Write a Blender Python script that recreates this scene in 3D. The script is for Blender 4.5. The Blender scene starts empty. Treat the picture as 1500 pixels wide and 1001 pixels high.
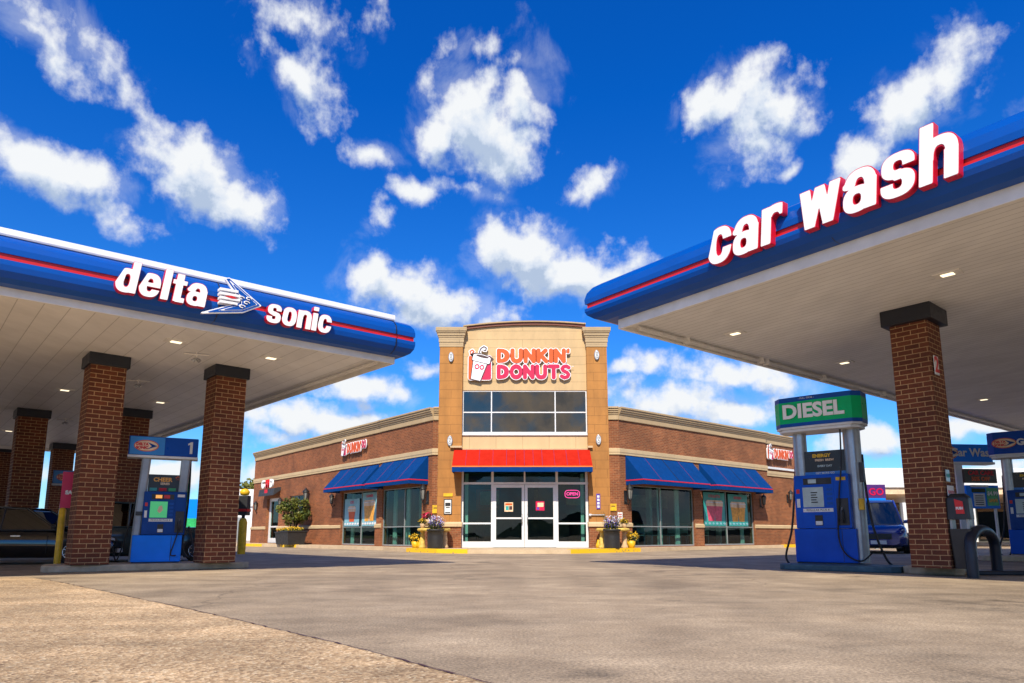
import bpy, bmesh, math, random
import numpy as np
from mathutils import Matrix, Vector
random.seed(7)
R=math.radians; C=bpy.context.scene.collection; SC=bpy.context.scene
# ---------------------------------------------------------------- camera, sky, sun, exposure
HC=.62; FP=1004.6; PT=R(9.33); CX=750; CY=783-FP*math.tan(PT)
cam=bpy.data.cameras.new('camera'); co=bpy.data.objects.new('camera',cam); C.objects.link(co); SC.camera=co
cam.sensor_width=36; cam.lens=36*FP/1500; cam.shift_y=(CY-500.5)/1500; cam.clip_end=4000; cam.clip_start=.05
co.location=(0,0,HC); co.rotation_euler=(R(90)+PT,0,0)
def ray(x,y):
    u=(x-CX)/FP; v=-(y-CY)/FP
    return Vector((u,math.cos(PT)-v*math.sin(PT),math.sin(PT)+v*math.cos(PT)))
def G(x,y,z=0):                       # ground (or height z) point seen at photo pixel
    d=ray(x,y); t=(z-HC)/d.z; return Vector((d.x*t,d.y*t,z))
def D(x,y,dep):
    d=ray(x,y); t=dep/d.y; return Vector((d.x*t,dep,HC+d.z*t))
def AE(x,y):
    d=ray(x,y).normalized(); return math.atan2(d.x,d.y), math.asin(d.z)
SUN_EL=R(45); SUN_DIR=Vector((.11,1,0)).normalized()   # where shadows fall on the ground
sl=bpy.data.lights.new('sun','SUN'); sl.energy=5.0; sl.angle=R(.5); sl.color=(1,.90,.73)
so=bpy.data.objects.new('sun',sl); C.objects.link(so)
sd=Vector((SUN_DIR.x*math.cos(SUN_EL),SUN_DIR.y*math.cos(SUN_EL),-math.sin(SUN_EL)))
so.rotation_euler=sd.to_track_quat('-Z','Y').to_euler(); so.location=(0,-20,30)
SC.view_settings.view_transform='Standard'; SC.view_settings.look='None'; SC.view_settings.exposure=0.35; SC.view_settings.gamma=1

def world():
    w=bpy.data.worlds.new('World'); SC.world=w; w.use_nodes=True; nt=w.node_tree; N=nt.nodes; L=nt.links; N.clear()
    def n(t,**k):
        o=N.new(t)
        for a,b in k.items(): setattr(o,a,b)
        return o
    def mth(op,a,b=None,c=None,clamp=False):
        o=n('ShaderNodeMath',operation=op,use_clamp=clamp)
        for i,v in enumerate((a,b,c)):
            if v is None: continue
            if isinstance(v,(int,float)): o.inputs[i].default_value=v
            else: L.new(v,o.inputs[i])
        return o.outputs[0]
    def vm(op,a,b):
        o=n('ShaderNodeVectorMath',operation=op)
        for i,v in enumerate((a,b)):
            if isinstance(v,tuple): o.inputs[i].default_value=v
            else: L.new(v,o.inputs[i])
        return o.outputs[0]
    tc=n('ShaderNodeTexCoord'); sx=n('ShaderNodeSeparateXYZ'); L.new(tc.outputs['Generated'],sx.inputs[0])
    X,Yy,Zz=sx.outputs
    az=mth('ARCTAN2',X,Yy); az=mth('MULTIPLY_ADD',mth('LESS_THAN',az,-2.1),2*math.pi,az); el=mth('ARCSINE',Zz)
    cb=n('ShaderNodeCombineXYZ'); L.new(az,cb.inputs[0]); L.new(el,cb.inputs[1]); AEv=cb.outputs[0]
    sky=n('ShaderNodeTexSky',sky_type='NISHITA',sun_disc=False)
    sky.sun_elevation=SUN_EL; sky.sun_rotation=math.atan2(-SUN_DIR.x,-SUN_DIR.y); sky.air_density=1; sky.dust_density=.15; sky.ozone_density=3.0
    # cloud blobs: (x,y,rx,ry,rot deg,strength,wispiness)
    B=[(60,45,150,40,28,.55),(150,85,120,38,32,.5),(430,25,130,42,8,.5),(560,30,40,40,0,.25),(405,75,40,30,0,.4),(440,125,85,42,25,.9),
     (90,255,115,50,14,1.0),(40,230,50,40,0,.8),(300,265,100,58,18,1.15),(370,300,60,35,30,.8),(265,245,60,40,0,.9),
     (700,185,100,72,12,1.15),(640,200,60,40,0,.9),(750,225,70,45,0,1.0),(760,150,60,50,0,.8),(545,230,60,24,8,.75),(605,285,42,26,15,.7),(562,332,34,28,30,.6),(690,280,75,16,8,.5),
     (865,275,58,26,-28,.72),(1065,145,80,50,-8,1.0),(1130,150,75,60,10,1.0),(1110,210,60,40,10,.85),(1085,185,60,60,0,.8),(1165,243,30,12,-20,.45),
     (1385,110,75,55,-35,.85),(1320,160,90,50,-40,.85),(1265,225,60,38,-30,.9),(1400,80,60,35,-50,.6),
     (590,425,85,42,5,1.1),(640,455,110,40,5,1.1),(560,405,45,35,0,.9),(770,375,70,50,5,1.2),(830,405,110,45,8,1.15),(735,365,50,40,0,1.0),(880,420,60,40,0,.9),(930,390,50,30,-30,.6),
     (700,65,110,26,-12,.3),(760,80,70,30,0,.25),(520,572,80,24,4,.9),(575,578,45,16,0,.6),(470,618,110,28,2,1.1),(400,640,60,18,0,.8),(540,612,60,18,0,.7),
     (1000,590,110,38,4,1.1),(1060,600,90,26,4,1.0),(960,530,60,22,10,.7),(1060,545,110,20,8,.8),(1270,645,70,26,0,1.0),(1430,632,90,22,2,.95),(1130,560,80,22,10,.6),
     (30,690,90,22,0,.8),(225,690,90,20,0,.9),(290,700,60,25,0,.8),(385,690,40,22,0,.8),(375,645,25,14,0,.5),(905,540,30,16,0,.6),(620,540,40,14,0,.55),(1480,690,80,15,0,.6),
     (1180,30,150,8,0,0),(1560,400,130,80,0,.9),(-120,420,140,70,0,.9),(1650,150,120,70,0,.8),(-150,100,120,60,0,.8)]
    def cloud(vec,veil=False):
        w1=n('ShaderNodeTexNoise',noise_dimensions='2D'); w1.inputs['Scale'].default_value=11; w1.inputs['Detail'].default_value=3; L.new(vec,w1.inputs[0])
        wv=vm('MULTIPLY',vm('SUBTRACT',w1.outputs['Color'],(.5,.5,.5)),(.055,.045,0))
        v2=vm('ADD',vec,wv); acc=None
        for x,y,rx,ry,rot,s in B:
            if s==0: continue
            a,e=AE(x,y); k=math.cos(math.atan((x-CX)/FP))   # px -> rad
            pr=k*math.cos(e)/FP
            vk=v2
            if acc is not None:      # keeps the blobs evaluated one after another (a long flat list overflows the shader stack)
                q=n('ShaderNodeVectorMath',operation='MULTIPLY_ADD'); L.new(acc,q.inputs[0]); q.inputs[1].default_value=(1e-5,1e-5,0); L.new(v2,q.inputs[2]); vk=q.outputs[0]
            mp=n('ShaderNodeMapping',vector_type='TEXTURE'); L.new(vk,mp.inputs[0])
            mp.inputs['Location'].default_value=(a,e,0); mp.inputs['Rotation'].default_value=(0,0,-R(rot)); mp.inputs['Scale'].default_value=(rx*pr*1.30,ry*pr*1.32,1)
            ln=n('ShaderNodeVectorMath',operation='LENGTH'); L.new(mp.outputs[0],ln.inputs[0])
            d=mth('MULTIPLY_ADD',ln.outputs['Value'],-(.35+.65*s)*1.15,s*1.0)
            acc=d if acc is None else mth('SMOOTH_MAX',acc,d,.06)
        # scattered clouds for the rest of the sky (outside the photo's field)
        big=n('ShaderNodeTexNoise',noise_dimensions='2D'); big.inputs['Scale'].default_value=3.4; big.inputs['Detail'].default_value=2; L.new(vec,big.inputs[0])
        aa=mth('ABSOLUTE',az); msk=mth('MULTIPLY',mth('SUBTRACT',aa,.85),3,clamp=True)
        gen=mth('MULTIPLY_ADD',big.outputs[0],3.2,-1.5)
        gen=mth('ADD',gen,mth('MULTIPLY_ADD',msk,4,-4))
        acc=mth('MAXIMUM',acc,mth('MINIMUM',gen,.6))
        f=n('ShaderNodeTexNoise',noise_dimensions='2D'); f.inputs['Scale'].default_value=20; f.inputs['Detail'].default_value=8; f.inputs['Roughness'].default_value=.58; f.inputs['Distortion'].default_value=.0; L.new(vec,f.inputs[0])
        dd=mth('ADD',acc,mth('MULTIPLY_ADD',f.outputs[0],1.75,-.94))
        if veil:
            g=n('ShaderNodeTexNoise',noise_dimensions='2D'); g.inputs['Scale'].default_value=9; g.inputs['Detail'].default_value=7; g.inputs['Roughness'].default_value=.62; g.inputs['Distortion'].default_value=.25; L.new(vec,g.inputs[0])
            return dd, mth('ADD',acc,mth('MULTIPLY_ADD',g.outputs[0],2.6,-1.32))
        return dd
    d0,vl=cloud(AEv,True); q=n('ShaderNodeVectorMath',operation='MULTIPLY_ADD'); L.new(d0,q.inputs[0]); q.inputs[1].default_value=(1e-5,1e-5,0); L.new(AEv,q.inputs[2])
    up=vm('ADD',q.outputs[0],(-.006,.030,0)); d1=cloud(up)
    mr=n('ShaderNodeMapRange',interpolation_type='SMOOTHSTEP'); L.new(d0,mr.inputs[0]); mr.inputs[1].default_value=-.16; mr.inputs[2].default_value=.62; alpha=mr.outputs[0]
    vr=n('ShaderNodeMapRange',interpolation_type='SMOOTHSTEP'); L.new(vl,vr.inputs[0]); vr.inputs[1].default_value=-.15; vr.inputs[2].default_value=.9; vr.inputs[4].default_value=.34; alpha=mth('MAXIMUM',alpha,vr.outputs[0])
    # light: where density falls towards the sun (upwards) the cloud is bright, its underside grey-blue
    lit=mth('MULTIPLY_ADD',mth('SUBTRACT',d0,d1),.70,.60,clamp=True)
    thick=mth('MULTIPLY',mth('SUBTRACT',d1,.22),.95,clamp=True)
    lit=mth('SUBTRACT',lit,mth('MULTIPLY',thick,.72),clamp=True)
    cr=n('ShaderNodeValToRGB'); L.new(lit,cr.inputs[0]); e=cr.color_ramp.elements
    e[0].position=.0; e[0].color=(3.0,3.7,4.9,1); e[1].position=.85; e[1].color=(6.0,6.15,6.3,1)
    x=e.new(.35); x.color=(4.6,5.1,5.9,1)
    # clear sky deepened to the saturated blue of the photograph
    hs=n('ShaderNodeHueSaturation'); hs.inputs['Saturation'].default_value=1.3; hs.inputs['Value'].default_value=SKYV; hs.inputs['Hue'].default_value=.5; L.new(sky.outputs[0],hs.inputs['Color'])
    tint=n('ShaderNodeMix',data_type='RGBA',blend_type='MULTIPLY'); tint.inputs[0].default_value=1; L.new(hs.outputs[0],tint.inputs[6]); th=n('ShaderNodeMapRange'); L.new(el,th.inputs[0]); th.inputs[1].default_value=0; th.inputs[2].default_value=.6
    tc2=n('ShaderNodeMix',data_type='RGBA'); L.new(th.outputs[0],tc2.inputs[0]); tc2.inputs[6].default_value=(.52,.80,1.12,1); tc2.inputs[7].default_value=SKYT; L.new(tc2.outputs[2],tint.inputs[7])
    mx=n('ShaderNodeMix',data_type='RGBA'); L.new(alpha,mx.inputs[0]); L.new(tint.outputs[2],mx.inputs[6]); L.new(cr.outputs[0],mx.inputs[7])
    bg=n('ShaderNodeBackground'); bg.inputs[1].default_value=.12; L.new(mx.outputs[2],bg.inputs[0])
    out=n('ShaderNodeOutputWorld'); L.new(bg.outputs[0],out.inputs[0])
    w.cycles.sampling_method='MANUAL'; w.cycles.sample_map_resolution=512
SKYV=1.0; SKYT=(.05,.66,1.26,1)
world()

# ---------------------------------------------------------------- materials
class NT:
    def __init__(s,name):
        s.m=bpy.data.materials.new(name); s.m.use_nodes=True; s.N=s.m.node_tree.nodes; s.L=s.m.node_tree.links
        s.b=s.N['Principled BSDF']; s.tc=s.n('ShaderNodeTexCoord')
    def n(s,t,**k):
        o=s.N.new(t)
        for a,b in k.items(): setattr(o,a,b)
        return o
    def l(s,a,b): s.L.new(a,b)
    def noise(s,vec,scale,detail=4,rough=.55,sc=None):
        if sc:
            mp=s.n('ShaderNodeMapping'); mp.inputs['Scale'].default_value=sc; s.l(vec,mp.inputs[0]); vec=mp.outputs[0]
        o=s.n('ShaderNodeTexNoise'); o.inputs['Scale'].default_value=scale; o.inputs['Detail'].default_value=detail; o.inputs['Roughness'].default_value=rough; s.l(vec,o.inputs[0]); return o.outputs[0]
    def ramp(s,f,stops):
        o=s.n('ShaderNodeValToRGB'); s.l(f,o.inputs[0]); e=o.color_ramp.elements
        while len(e)<len(stops): e.new(.5)
        for i,(p,c) in enumerate(stops):
            e[i].position=p; e[i].color=(c,c,c,1) if isinstance(c,(int,float)) else (*c,1)
        return o.outputs[0]
    def mix(s,f,a,b,bt='MIX'):
        o=s.n('ShaderNodeMix',data_type='RGBA',blend_type=bt)
        for i,v in ((0,f),(6,a),(7,b)):
            if isinstance(v,(int,float)): o.inputs[i].default_value=v if i==0 else (v,v,v,1)
            elif isinstance(v,tuple): o.inputs[i].default_value=(*v,1)
            else: s.l(v,o.inputs[i])
        return o.outputs[2]
    def bump(s,h,st,dist=.01,prev=None):
        o=s.n('ShaderNodeBump'); o.inputs['Strength'].default_value=st; o.inputs['Distance'].default_value=dist; s.l(h,o.inputs['Height'])
        if prev: s.l(prev,o.inputs['Normal'])
        return o.outputs[0]
    def fin(s,col=None,rough=None,nrm=None,**k):
        for key,v in (('Base Color',col),('Roughness',rough),('Normal',nrm)):
            if v is None: continue
            if isinstance(v,tuple): s.b.inputs[key].default_value=(*v,1)
            elif isinstance(v,(int,float)): s.b.inputs[key].default_value=v
            else: s.l(v,s.b.inputs[key])
        for a,b in k.items(): s.b.inputs[a.replace('_',' ')].default_value=b
        return s.m
MT={}
def mat(name,col,rough=.5,metal=0,coat=0,var=.12,sc=6,bump=.0,**k):
    t=NT(name); ob=t.tc.outputs['Object']
    nz=t.noise(ob,sc,5); nb=t.noise(ob,sc*.2,2)
    f=t.ramp(nz,[(.3,1-var),(.7,1+var*.4)]); g=t.ramp(nb,[(.3,1-var*.8),(.7,1)])
    c=t.mix(1,t.mix(1,col,f,'MULTIPLY'),g,'MULTIPLY')
    r=t.ramp(nz,[(.3,min(1,rough*1.25)),(.7,rough*.85)])
    nr=t.bump(t.noise(ob,sc*12,3),bump,.01) if bump else None
    m=t.fin(c,r,nr,Metallic=metal,Coat_Weight=coat,Coat_Roughness=.06,**k); MT[name]=m; return m
def brick(name,c1,c2,mo,w,h,ms,bump=.7,dark=.38):
    t=NT(name); uv=t.tc.outputs['UV']
    b=t.n('ShaderNodeTexBrick'); t.l(uv,b.inputs[0]); b.inputs['Scale'].default_value=1
    b.inputs['Brick Width'].default_value=w; b.inputs['Row Height'].default_value=h; b.inputs['Mortar Size'].default_value=ms; b.inputs['Mortar Smooth'].default_value=.25; b.inputs['Bias'].default_value=-.1
    b.inputs['Color1'].default_value=(*c1,1); b.inputs['Color2'].default_value=(*c2,1); b.inputs['Mortar'].default_value=(*mo,1)
    n1=t.noise(uv,1.1,4,.6); n2=t.noise(uv,38,4,.7); n3=t.noise(uv,.35,3)
    c=t.mix(1,b.outputs[0],t.ramp(n1,[(.3,1-dark),(.72,1.12)]),'MULTIPLY'); c=t.mix(1,c,t.ramp(n2,[(.3,.72),(.7,1.15)]),'MULTIPLY'); c=t.mix(.6,c,t.ramp(n3,[(.35,.75),(.6,1.05)]),'MULTIPLY')
    inv=t.n('ShaderNodeMath',operation='SUBTRACT'); inv.inputs[0].default_value=1; t.l(b.outputs[1],inv.inputs[1])
    m=t.fin(c,.85,t.bump(n2,.35,.004,t.bump(inv.outputs[0],bump,.008))); MT[name]=m; return m
def lined(name,col,w,h,ms,rough=.5,lc=.55,rot=0,var=.1,off=.5,bump=.5,n1s=.5,rowvar=.06):   # boards / panels with fine joints, from UV
    t=NT(name); uv=t.tc.outputs['UV']; mp=t.n('ShaderNodeMapping'); mp.inputs['Rotation'].default_value=(0,0,rot); t.l(uv,mp.inputs[0])
    b=t.n('ShaderNodeTexBrick',offset=off); t.l(mp.outputs[0],b.inputs[0]); b.inputs['Scale'].default_value=1
    b.inputs['Brick Width'].default_value=w; b.inputs['Row Height'].default_value=h; b.inputs['Mortar Size'].default_value=ms; b.inputs['Mortar Smooth'].default_value=.3
    b.inputs['Color1'].default_value=(*col,1); b.inputs['Color2'].default_value=(*[v*(1-rowvar) for v in col],1); b.inputs['Mortar'].default_value=(*[v*lc for v in col],1)
    c=t.mix(1,b.outputs[0],t.ramp(t.noise(uv,n1s,5,.6),[(.3,1-var),(.7,1.04)]),'MULTIPLY')
    c=t.mix(.8,c,t.ramp(t.noise(uv,3.2,6,.65,(1,.25,1)),[(.3,1-var),(.65,1.03)]),'MULTIPLY')
    inv=t.n('ShaderNodeMath',operation='SUBTRACT'); inv.inputs[0].default_value=1; t.l(b.outputs[1],inv.inputs[1])
    nb=t.bump(t.noise(uv,90,2),.12,.003,t.bump(inv.outputs[0],bump,.006))
    m=t.fin(c,rough,nb); MT[name]=m; return m
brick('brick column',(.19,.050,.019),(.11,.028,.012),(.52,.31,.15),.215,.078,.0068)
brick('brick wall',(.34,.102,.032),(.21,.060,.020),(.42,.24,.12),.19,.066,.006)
lined('limestone',(.56,.42,.24),1.2,.5,.004,.75,.7)
lined('cornice stone',(.47,.34,.19),2.4,.19,.006,.75,.5)
lined('tan plaster',(.46,.20,.045),.9,.335,.006,.8,.5,var=.26,rowvar=.04)
lined('cream panel',(.60,.41,.20),30,.335,.007,.6,.55,var=.16)
lined('cream flat',(.62,.43,.22),1.0,3,.006,.6,.5)
lined('soffit wide',(.88,.88,.88),60,.30,.007,.5,.62,rot=R(-132),bump=.2,var=.12)
lined('soffit narrow',(.88,.88,.88),60,.145,.007,.5,.55,rot=R(-127),bump=.2,var=.12)
mat('fascia blue',(.0,.072,.38),.34,coat=.05,Specular_IOR_Level=.25,var=.12,sc=2)
mat('fascia red',(.62,.01,.012),.35,var=.1)
mat('fascia white',(.82,.83,.85),.35,var=.08,sc=3)
mat('trim white',(.84,.82,.78),.4,var=.12,sc=4)
mat('cap navy',(.012,.016,.028),.4,var=.2)
mat('letter white',(.86,.86,.88),.4,var=.05)
mat('letter red',(.60,.006,.03),.35,var=.1)
mat('island concrete',(.55,.44,.30),.85,var=.25,sc=7,bump=.4)
mat('island painted',(.06,.13,.17),.6,var=.3,sc=6,bump=.3)
mat('pump blue',(.0,.22,.95),.35,Specular_IOR_Level=.2,var=.1,sc=3)
mat('pump navy',(.0,.05,.27),.35,Specular_IOR_Level=.2,var=.15,sc=3)
mat('pump royal',(.0,.085,.55),.35,Specular_IOR_Level=.2,var=.15,sc=3)
mat('aluminium',(.42,.44,.47),.32,metal=.65,var=.2,sc=5)
mat('post grey',(.36,.39,.42),.38,metal=.3,var=.22,sc=3)
mat('rubber black',(.012,.012,.014),.5,var=.2)
mat('plastic black',(.02,.021,.024),.42,var=.2)
mat('ad black',(.012,.012,.012),.3,var=.1)
mat('screen green',(.03,.45,.13),.3,var=.35,sc=9)
mat('screen pale',(.45,.55,.55),.25,var=.2,sc=9)
mat('light blue',(.02,.22,.62),.35,var=.1)
mat('valence blue',(.0,.06,.38),.3,Specular_IOR_Level=.2,var=.1)
mat('valence green',(.0,.50,.16),.3,Specular_IOR_Level=.2,var=.1)
mat('orange',(.66,.085,.0),.4,var=.05)
mat('magenta',(.54,.0,.06),.4,var=.05)
mat('ink brown',(.06,.02,.02),.5)
mat('ink black',(.015,.015,.015),.5)
mat('paper white',(.75,.75,.74),.6,var=.1,sc=20)
mat('yellow paint',(.85,.50,.01),.5,var=.3,sc=9)
mat('awning blue',(.0,.042,.19),.7,Specular_IOR_Level=.1,var=.12,sc=4)
mat('awning red',(.46,.016,.006),.75,Specular_IOR_Level=.1,var=.12,sc=4)
mat('awning orange',(.85,.20,.02),.6)
mat('awning stripe',(.62,.01,.03),.6)
mat('awning pinstripe',(.22,.015,.09),.7)
mat('awning charcoal',(.035,.036,.04),.6)
mat('frame white',(.72,.73,.74),.35,var=.08)
mat('frame grey',(.34,.36,.36),.35,metal=.3,var=.12)
mat('iron black',(.012,.012,.013),.45,var=.2)
mat('coping brown',(.20,.055,.025),.5)
mat('roof grey',(.25,.25,.25),.9)
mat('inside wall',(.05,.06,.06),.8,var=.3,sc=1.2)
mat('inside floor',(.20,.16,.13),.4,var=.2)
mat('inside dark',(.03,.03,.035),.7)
mat('curtain pale',(.55,.62,.54),.7,var=.1)
mat('wood brown',(.25,.12,.05),.5,var=.2)
mat('pot black',(.022,.022,.024),.5,var=.3,sc=8)
mat('soil',(.03,.02,.012),.9)
mat('ledge yellow',(.80,.56,.12),.55,var=.3,sc=10)
mat('tan stone',(.62,.42,.24),.7,var=.25,sc=10)
mat('car black',(.006,.006,.008),.12,coat=1,var=.05)
mat('car teal',(.02,.045,.055),.15,coat=1,var=.05)
mat('car blue',(.006,.025,.22),.15,coat=1,var=.05)
mat('car red',(.35,.02,.01),.15,coat=1,var=.05)
mat('car silver',(.4,.42,.44),.2,metal=.5,coat=1,var=.05)
mat('chrome',(.6,.6,.62),.15,metal=1,var=.05)
mat('tyre',(.015,.015,.016),.85,var=.2,sc=20)
mat('building white',(.74,.75,.76),.6,var=.1,sc=2)
mat('teal poster',(.03,.36,.34),.4,var=.25,sc=3)
mat('sky poster',(.25,.52,.62),.4,var=.25,sc=3)
mat('drink pink',(.72,.08,.16),.4,var=.3,sc=8)
mat('drink orange',(.90,.42,.05),.4,var=.35,sc=8)
mat('drink cream',(.85,.62,.40),.4,var=.2,sc=8)
mat('purple sign',(.07,.02,.16),.4)
mat('lamp lens',(.22,.22,.20),.3)
mat('headlight lens',(.7,.7,.68),.2)
mat('leaf green',(.075,.11,.012),.6,var=.4,sc=9)
mat('leaf olive',(.16,.17,.015),.6,var=.4,sc=9)
mat('leaf dark',(.03,.06,.012),.6,var=.4,sc=2)
mat('bark',(.10,.06,.035),.9,var=.3,sc=12,bump=.5)
mat('petal yellow',(.80,.50,.02),.6,var=.2,sc=30)
mat('petal purple',(.10,.045,.42),.6,var=.3,sc=30)
mat('petal lavender',(.38,.34,.72),.6,var=.3,sc=30)
mat('petal white',(.75,.75,.80),.6,var=.1,sc=30)
mat('hill far',(.035,.06,.075),1,var=.35,sc=.02)  # blue of distance haze is put into the hill colour
mat('grass',(.14,.17,.04),.9,var=.3,sc=.6)
def emit(name,col,st):
    t=NT(name); t.fin(tuple(min(1,c) for c in col),.4); t.b.inputs['Emission Color'].default_value=(*col,1); t.b.inputs['Emission Strength'].default_value=st; MT[name]=t.m
emit('lamp glow',(1,.86,.58),1.25); emit('neon pink',(1,.08,.35),1.1); emit('led orange',(1,.45,.1),.5); emit('screen glow',(.08,.55,.2),.28)
def glass(name,tint,refl,through):
    t=NT(name); N=t.N; N.remove(t.b)
    g=t.n('ShaderNodeBsdfGlossy'); g.inputs['Roughness'].default_value=.01; g.inputs['Color'].default_value=(*tint,1)
    tr=t.n('ShaderNodeBsdfTransparent'); tr.inputs[0].default_value=(*through,1)
    fr=t.n('ShaderNodeFresnel'); fr.inputs[0].default_value=1.5
    mr=t.n('ShaderNodeMapRange'); mr.inputs[3].default_value=refl; mr.inputs[4].default_value=.75; t.l(fr.outputs[0],mr.inputs[0])
    gm=t.n('ShaderNodeNewGeometry'); fm=t.n('ShaderNodeMath',operation='SUBTRACT'); fm.inputs[0].default_value=1; t.l(gm.outputs['Backfacing'],fm.inputs[1])
    fx_=t.n('ShaderNodeMath',operation='MULTIPLY',use_clamp=True); t.l(mr.outputs[0],fx_.inputs[0]); t.l(fm.outputs[0],fx_.inputs[1])
    wv=t.bump(t.noise(t.tc.outputs['Object'],.9,2),.10,.02); t.l(wv,g.inputs['Normal'])
    mx=t.n('ShaderNodeMixShader'); t.l(fx_.outputs[0],mx.inputs[0]); t.l(tr.outputs[0],mx.inputs[1]); t.l(g.outputs[0],mx.inputs[2])
    t.l(mx.outputs[0],N['Material Output'].inputs[0]); MT[name]=t.m
glass('shop glass',(.85,.9,.9),.01,(.62,.80,.78)); glass('upper glass',(1,.78,.58),.14,(.16,.20,.22)); glass('car glass',(.8,.8,.8),.10,(.08,.09,.09))
def ground_mat():
    t=NT('concrete lot'); P=t.tc.outputs['Object']
    big=t.noise(P,.22,5,.6); med=t.noise(P,1.6,6,.65); fine=t.noise(P,60,3,.7); streak=t.noise(P,1.5,7,.7,(.5,1.1,1))
    c=t.ramp(med,[(.25,(.31,.23,.15)),(.5,(.42,.32,.215)),(.75,(.54,.42,.29))])
    c=t.mix(1,c,t.ramp(big,[(.3,.62),(.62,1.08)]),'MULTIPLY'); c=t.mix(1,c,t.ramp(streak,[(.32,.70),(.62,1.06)]),'MULTIPLY')
    c=t.mix(.9,c,t.ramp(fine,[(.34,.5),(.64,1.28)]),'MULTIPLY')
    vo=t.n('ShaderNodeTexVoronoi'); vo.inputs['Scale'].default_value=85; t.l(P,vo.inputs[0])
    c=t.mix(.5,c,t.ramp(vo.outputs['Color'],[(.1,.7),(.9,1.2)]),'MULTIPLY')
    sp=t.n('ShaderNodeTexVoronoi'); sp.inputs['Scale'].default_value=.9; t.l(t.mix(.25,P,t.noise(P,2.5,4)),sp.inputs[0])
    c=t.mix(1,c,t.ramp(sp.outputs['Distance'],[(.03,.50),(.11,1)]),'MULTIPLY')      # oil drips
    s2=t.n('ShaderNodeTexVoronoi'); s2.inputs['Scale'].default_value=6.5; t.l(P,s2.inputs[0]); c=t.mix(1,c,t.ramp(s2.outputs['Distance'],[(.035,.62),(.07,1)]),'MULTIPLY')
    tr=t.n('ShaderNodeTexWave',wave_type='BANDS',bands_direction='X'); tr.inputs['Scale'].default_value=.16; tr.inputs['Distortion'].default_value=5; tr.inputs['Detail'].default_value=4; tr.inputs['Detail Scale'].default_value=.6; t.l(P,tr.inputs[0])
    c=t.mix(.3,c,t.ramp(tr.outputs[0],[(.0,.70),(.22,1.0)]),'MULTIPLY')      # worn dark wheel tracks
    # dark oil blots and hairline cracks
    ob=t.noise(P,.55,5,.7); c=t.mix(1,c,t.ramp(ob,[(.30,.45),(.40,1)]),'MULTIPLY')
    wn=t.n('ShaderNodeTexNoise'); wn.inputs['Scale'].default_value=1.1; wn.inputs['Detail'].default_value=5; t.l(P,wn.inputs[0])
    va=t.n('ShaderNodeVectorMath',operation='MULTIPLY_ADD'); t.l(wn.outputs['Color'],va.inputs[0]); va.inputs[1].default_value=(1.1,1.1,0); t.l(P,va.inputs[2])
    cr=t.n('ShaderNodeTexVoronoi',feature='DISTANCE_TO_EDGE'); cr.inputs['Scale'].default_value=.23; t.l(va.outputs[0],cr.inputs[0])
    cm=t.ramp(cr.outputs[0],[(.0,.5),(.0028,1)]); gate=t.ramp(t.noise(P,.35,2),[(.5,0),(.56,1)])
    c=t.mix(gate,c,t.mix(1,c,cm,'MULTIPLY'))
    nb=t.bump(vo.outputs['Distance'],.35,.006,t.bump(fine,.5,.006,t.bump(med,.25,.03)))
    MT['concrete lot']=t.fin(c,.8,nb)
    t=NT('aggregate apron'); P=t.tc.outputs['Object']
    med=t.noise(P,1.4,6,.65); big=t.noise(P,.4,4); fine=t.noise(P,45,4,.75); streak=t.noise(P,1.6,7,.7,(.5,1.1,1))
    vo=t.n('ShaderNodeTexVoronoi'); vo.inputs['Scale'].default_value=62; t.l(P,vo.inputs[0])
    c=t.ramp(vo.outputs['Color'],[(.05,(.28,.17,.09)),(.35,(.56,.37,.20)),(.7,(.74,.52,.30)),(.95,(.90,.72,.48))])
    c=t.mix(1,c,t.ramp(med,[(.28,.62),(.68,1.08)]),'MULTIPLY'); c=t.mix(1,c,t.ramp(streak,[(.34,.66),(.62,1.06)]),'MULTIPLY'); c=t.mix(1,c,t.ramp(fine,[(.3,.6),(.68,1.2)]),'MULTIPLY'); c=t.mix(.8,c,t.ramp(big,[(.35,.8),(.6,1.05)]),'MULTIPLY')
    MT['aggregate apron']=t.fin(c,.85,t.bump(vo.outputs['Distance'],.7,.008,t.bump(fine,.6,.008,t.bump(med,.3,.03))))
    t=NT('sidewalk concrete'); P=t.tc.outputs['Object']
    c=t.ramp(t.noise(P,2,6,.6),[(.3,(.48,.36,.23)),(.7,(.62,.48,.32))]); c=t.mix(1,c,t.ramp(t.noise(P,40,3),[(.3,.82),(.7,1.1)]),'MULTIPLY')
    MT['sidewalk concrete']=t.fin(c,.85,t.bump(t.noise(P,60,3),.3,.004))
    t=NT('kerb yellow'); P=t.tc.outputs['Object']; n1=t.noise(P,7,6,.7)
    c=t.mix(t.ramp(n1,[(.36,0),(.42,1)]),(.22,.17,.12),(.82,.50,.01)); MT['kerb yellow']=t.fin(c,.6,t.bump(n1,.3,.01))
ground_mat()

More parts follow.
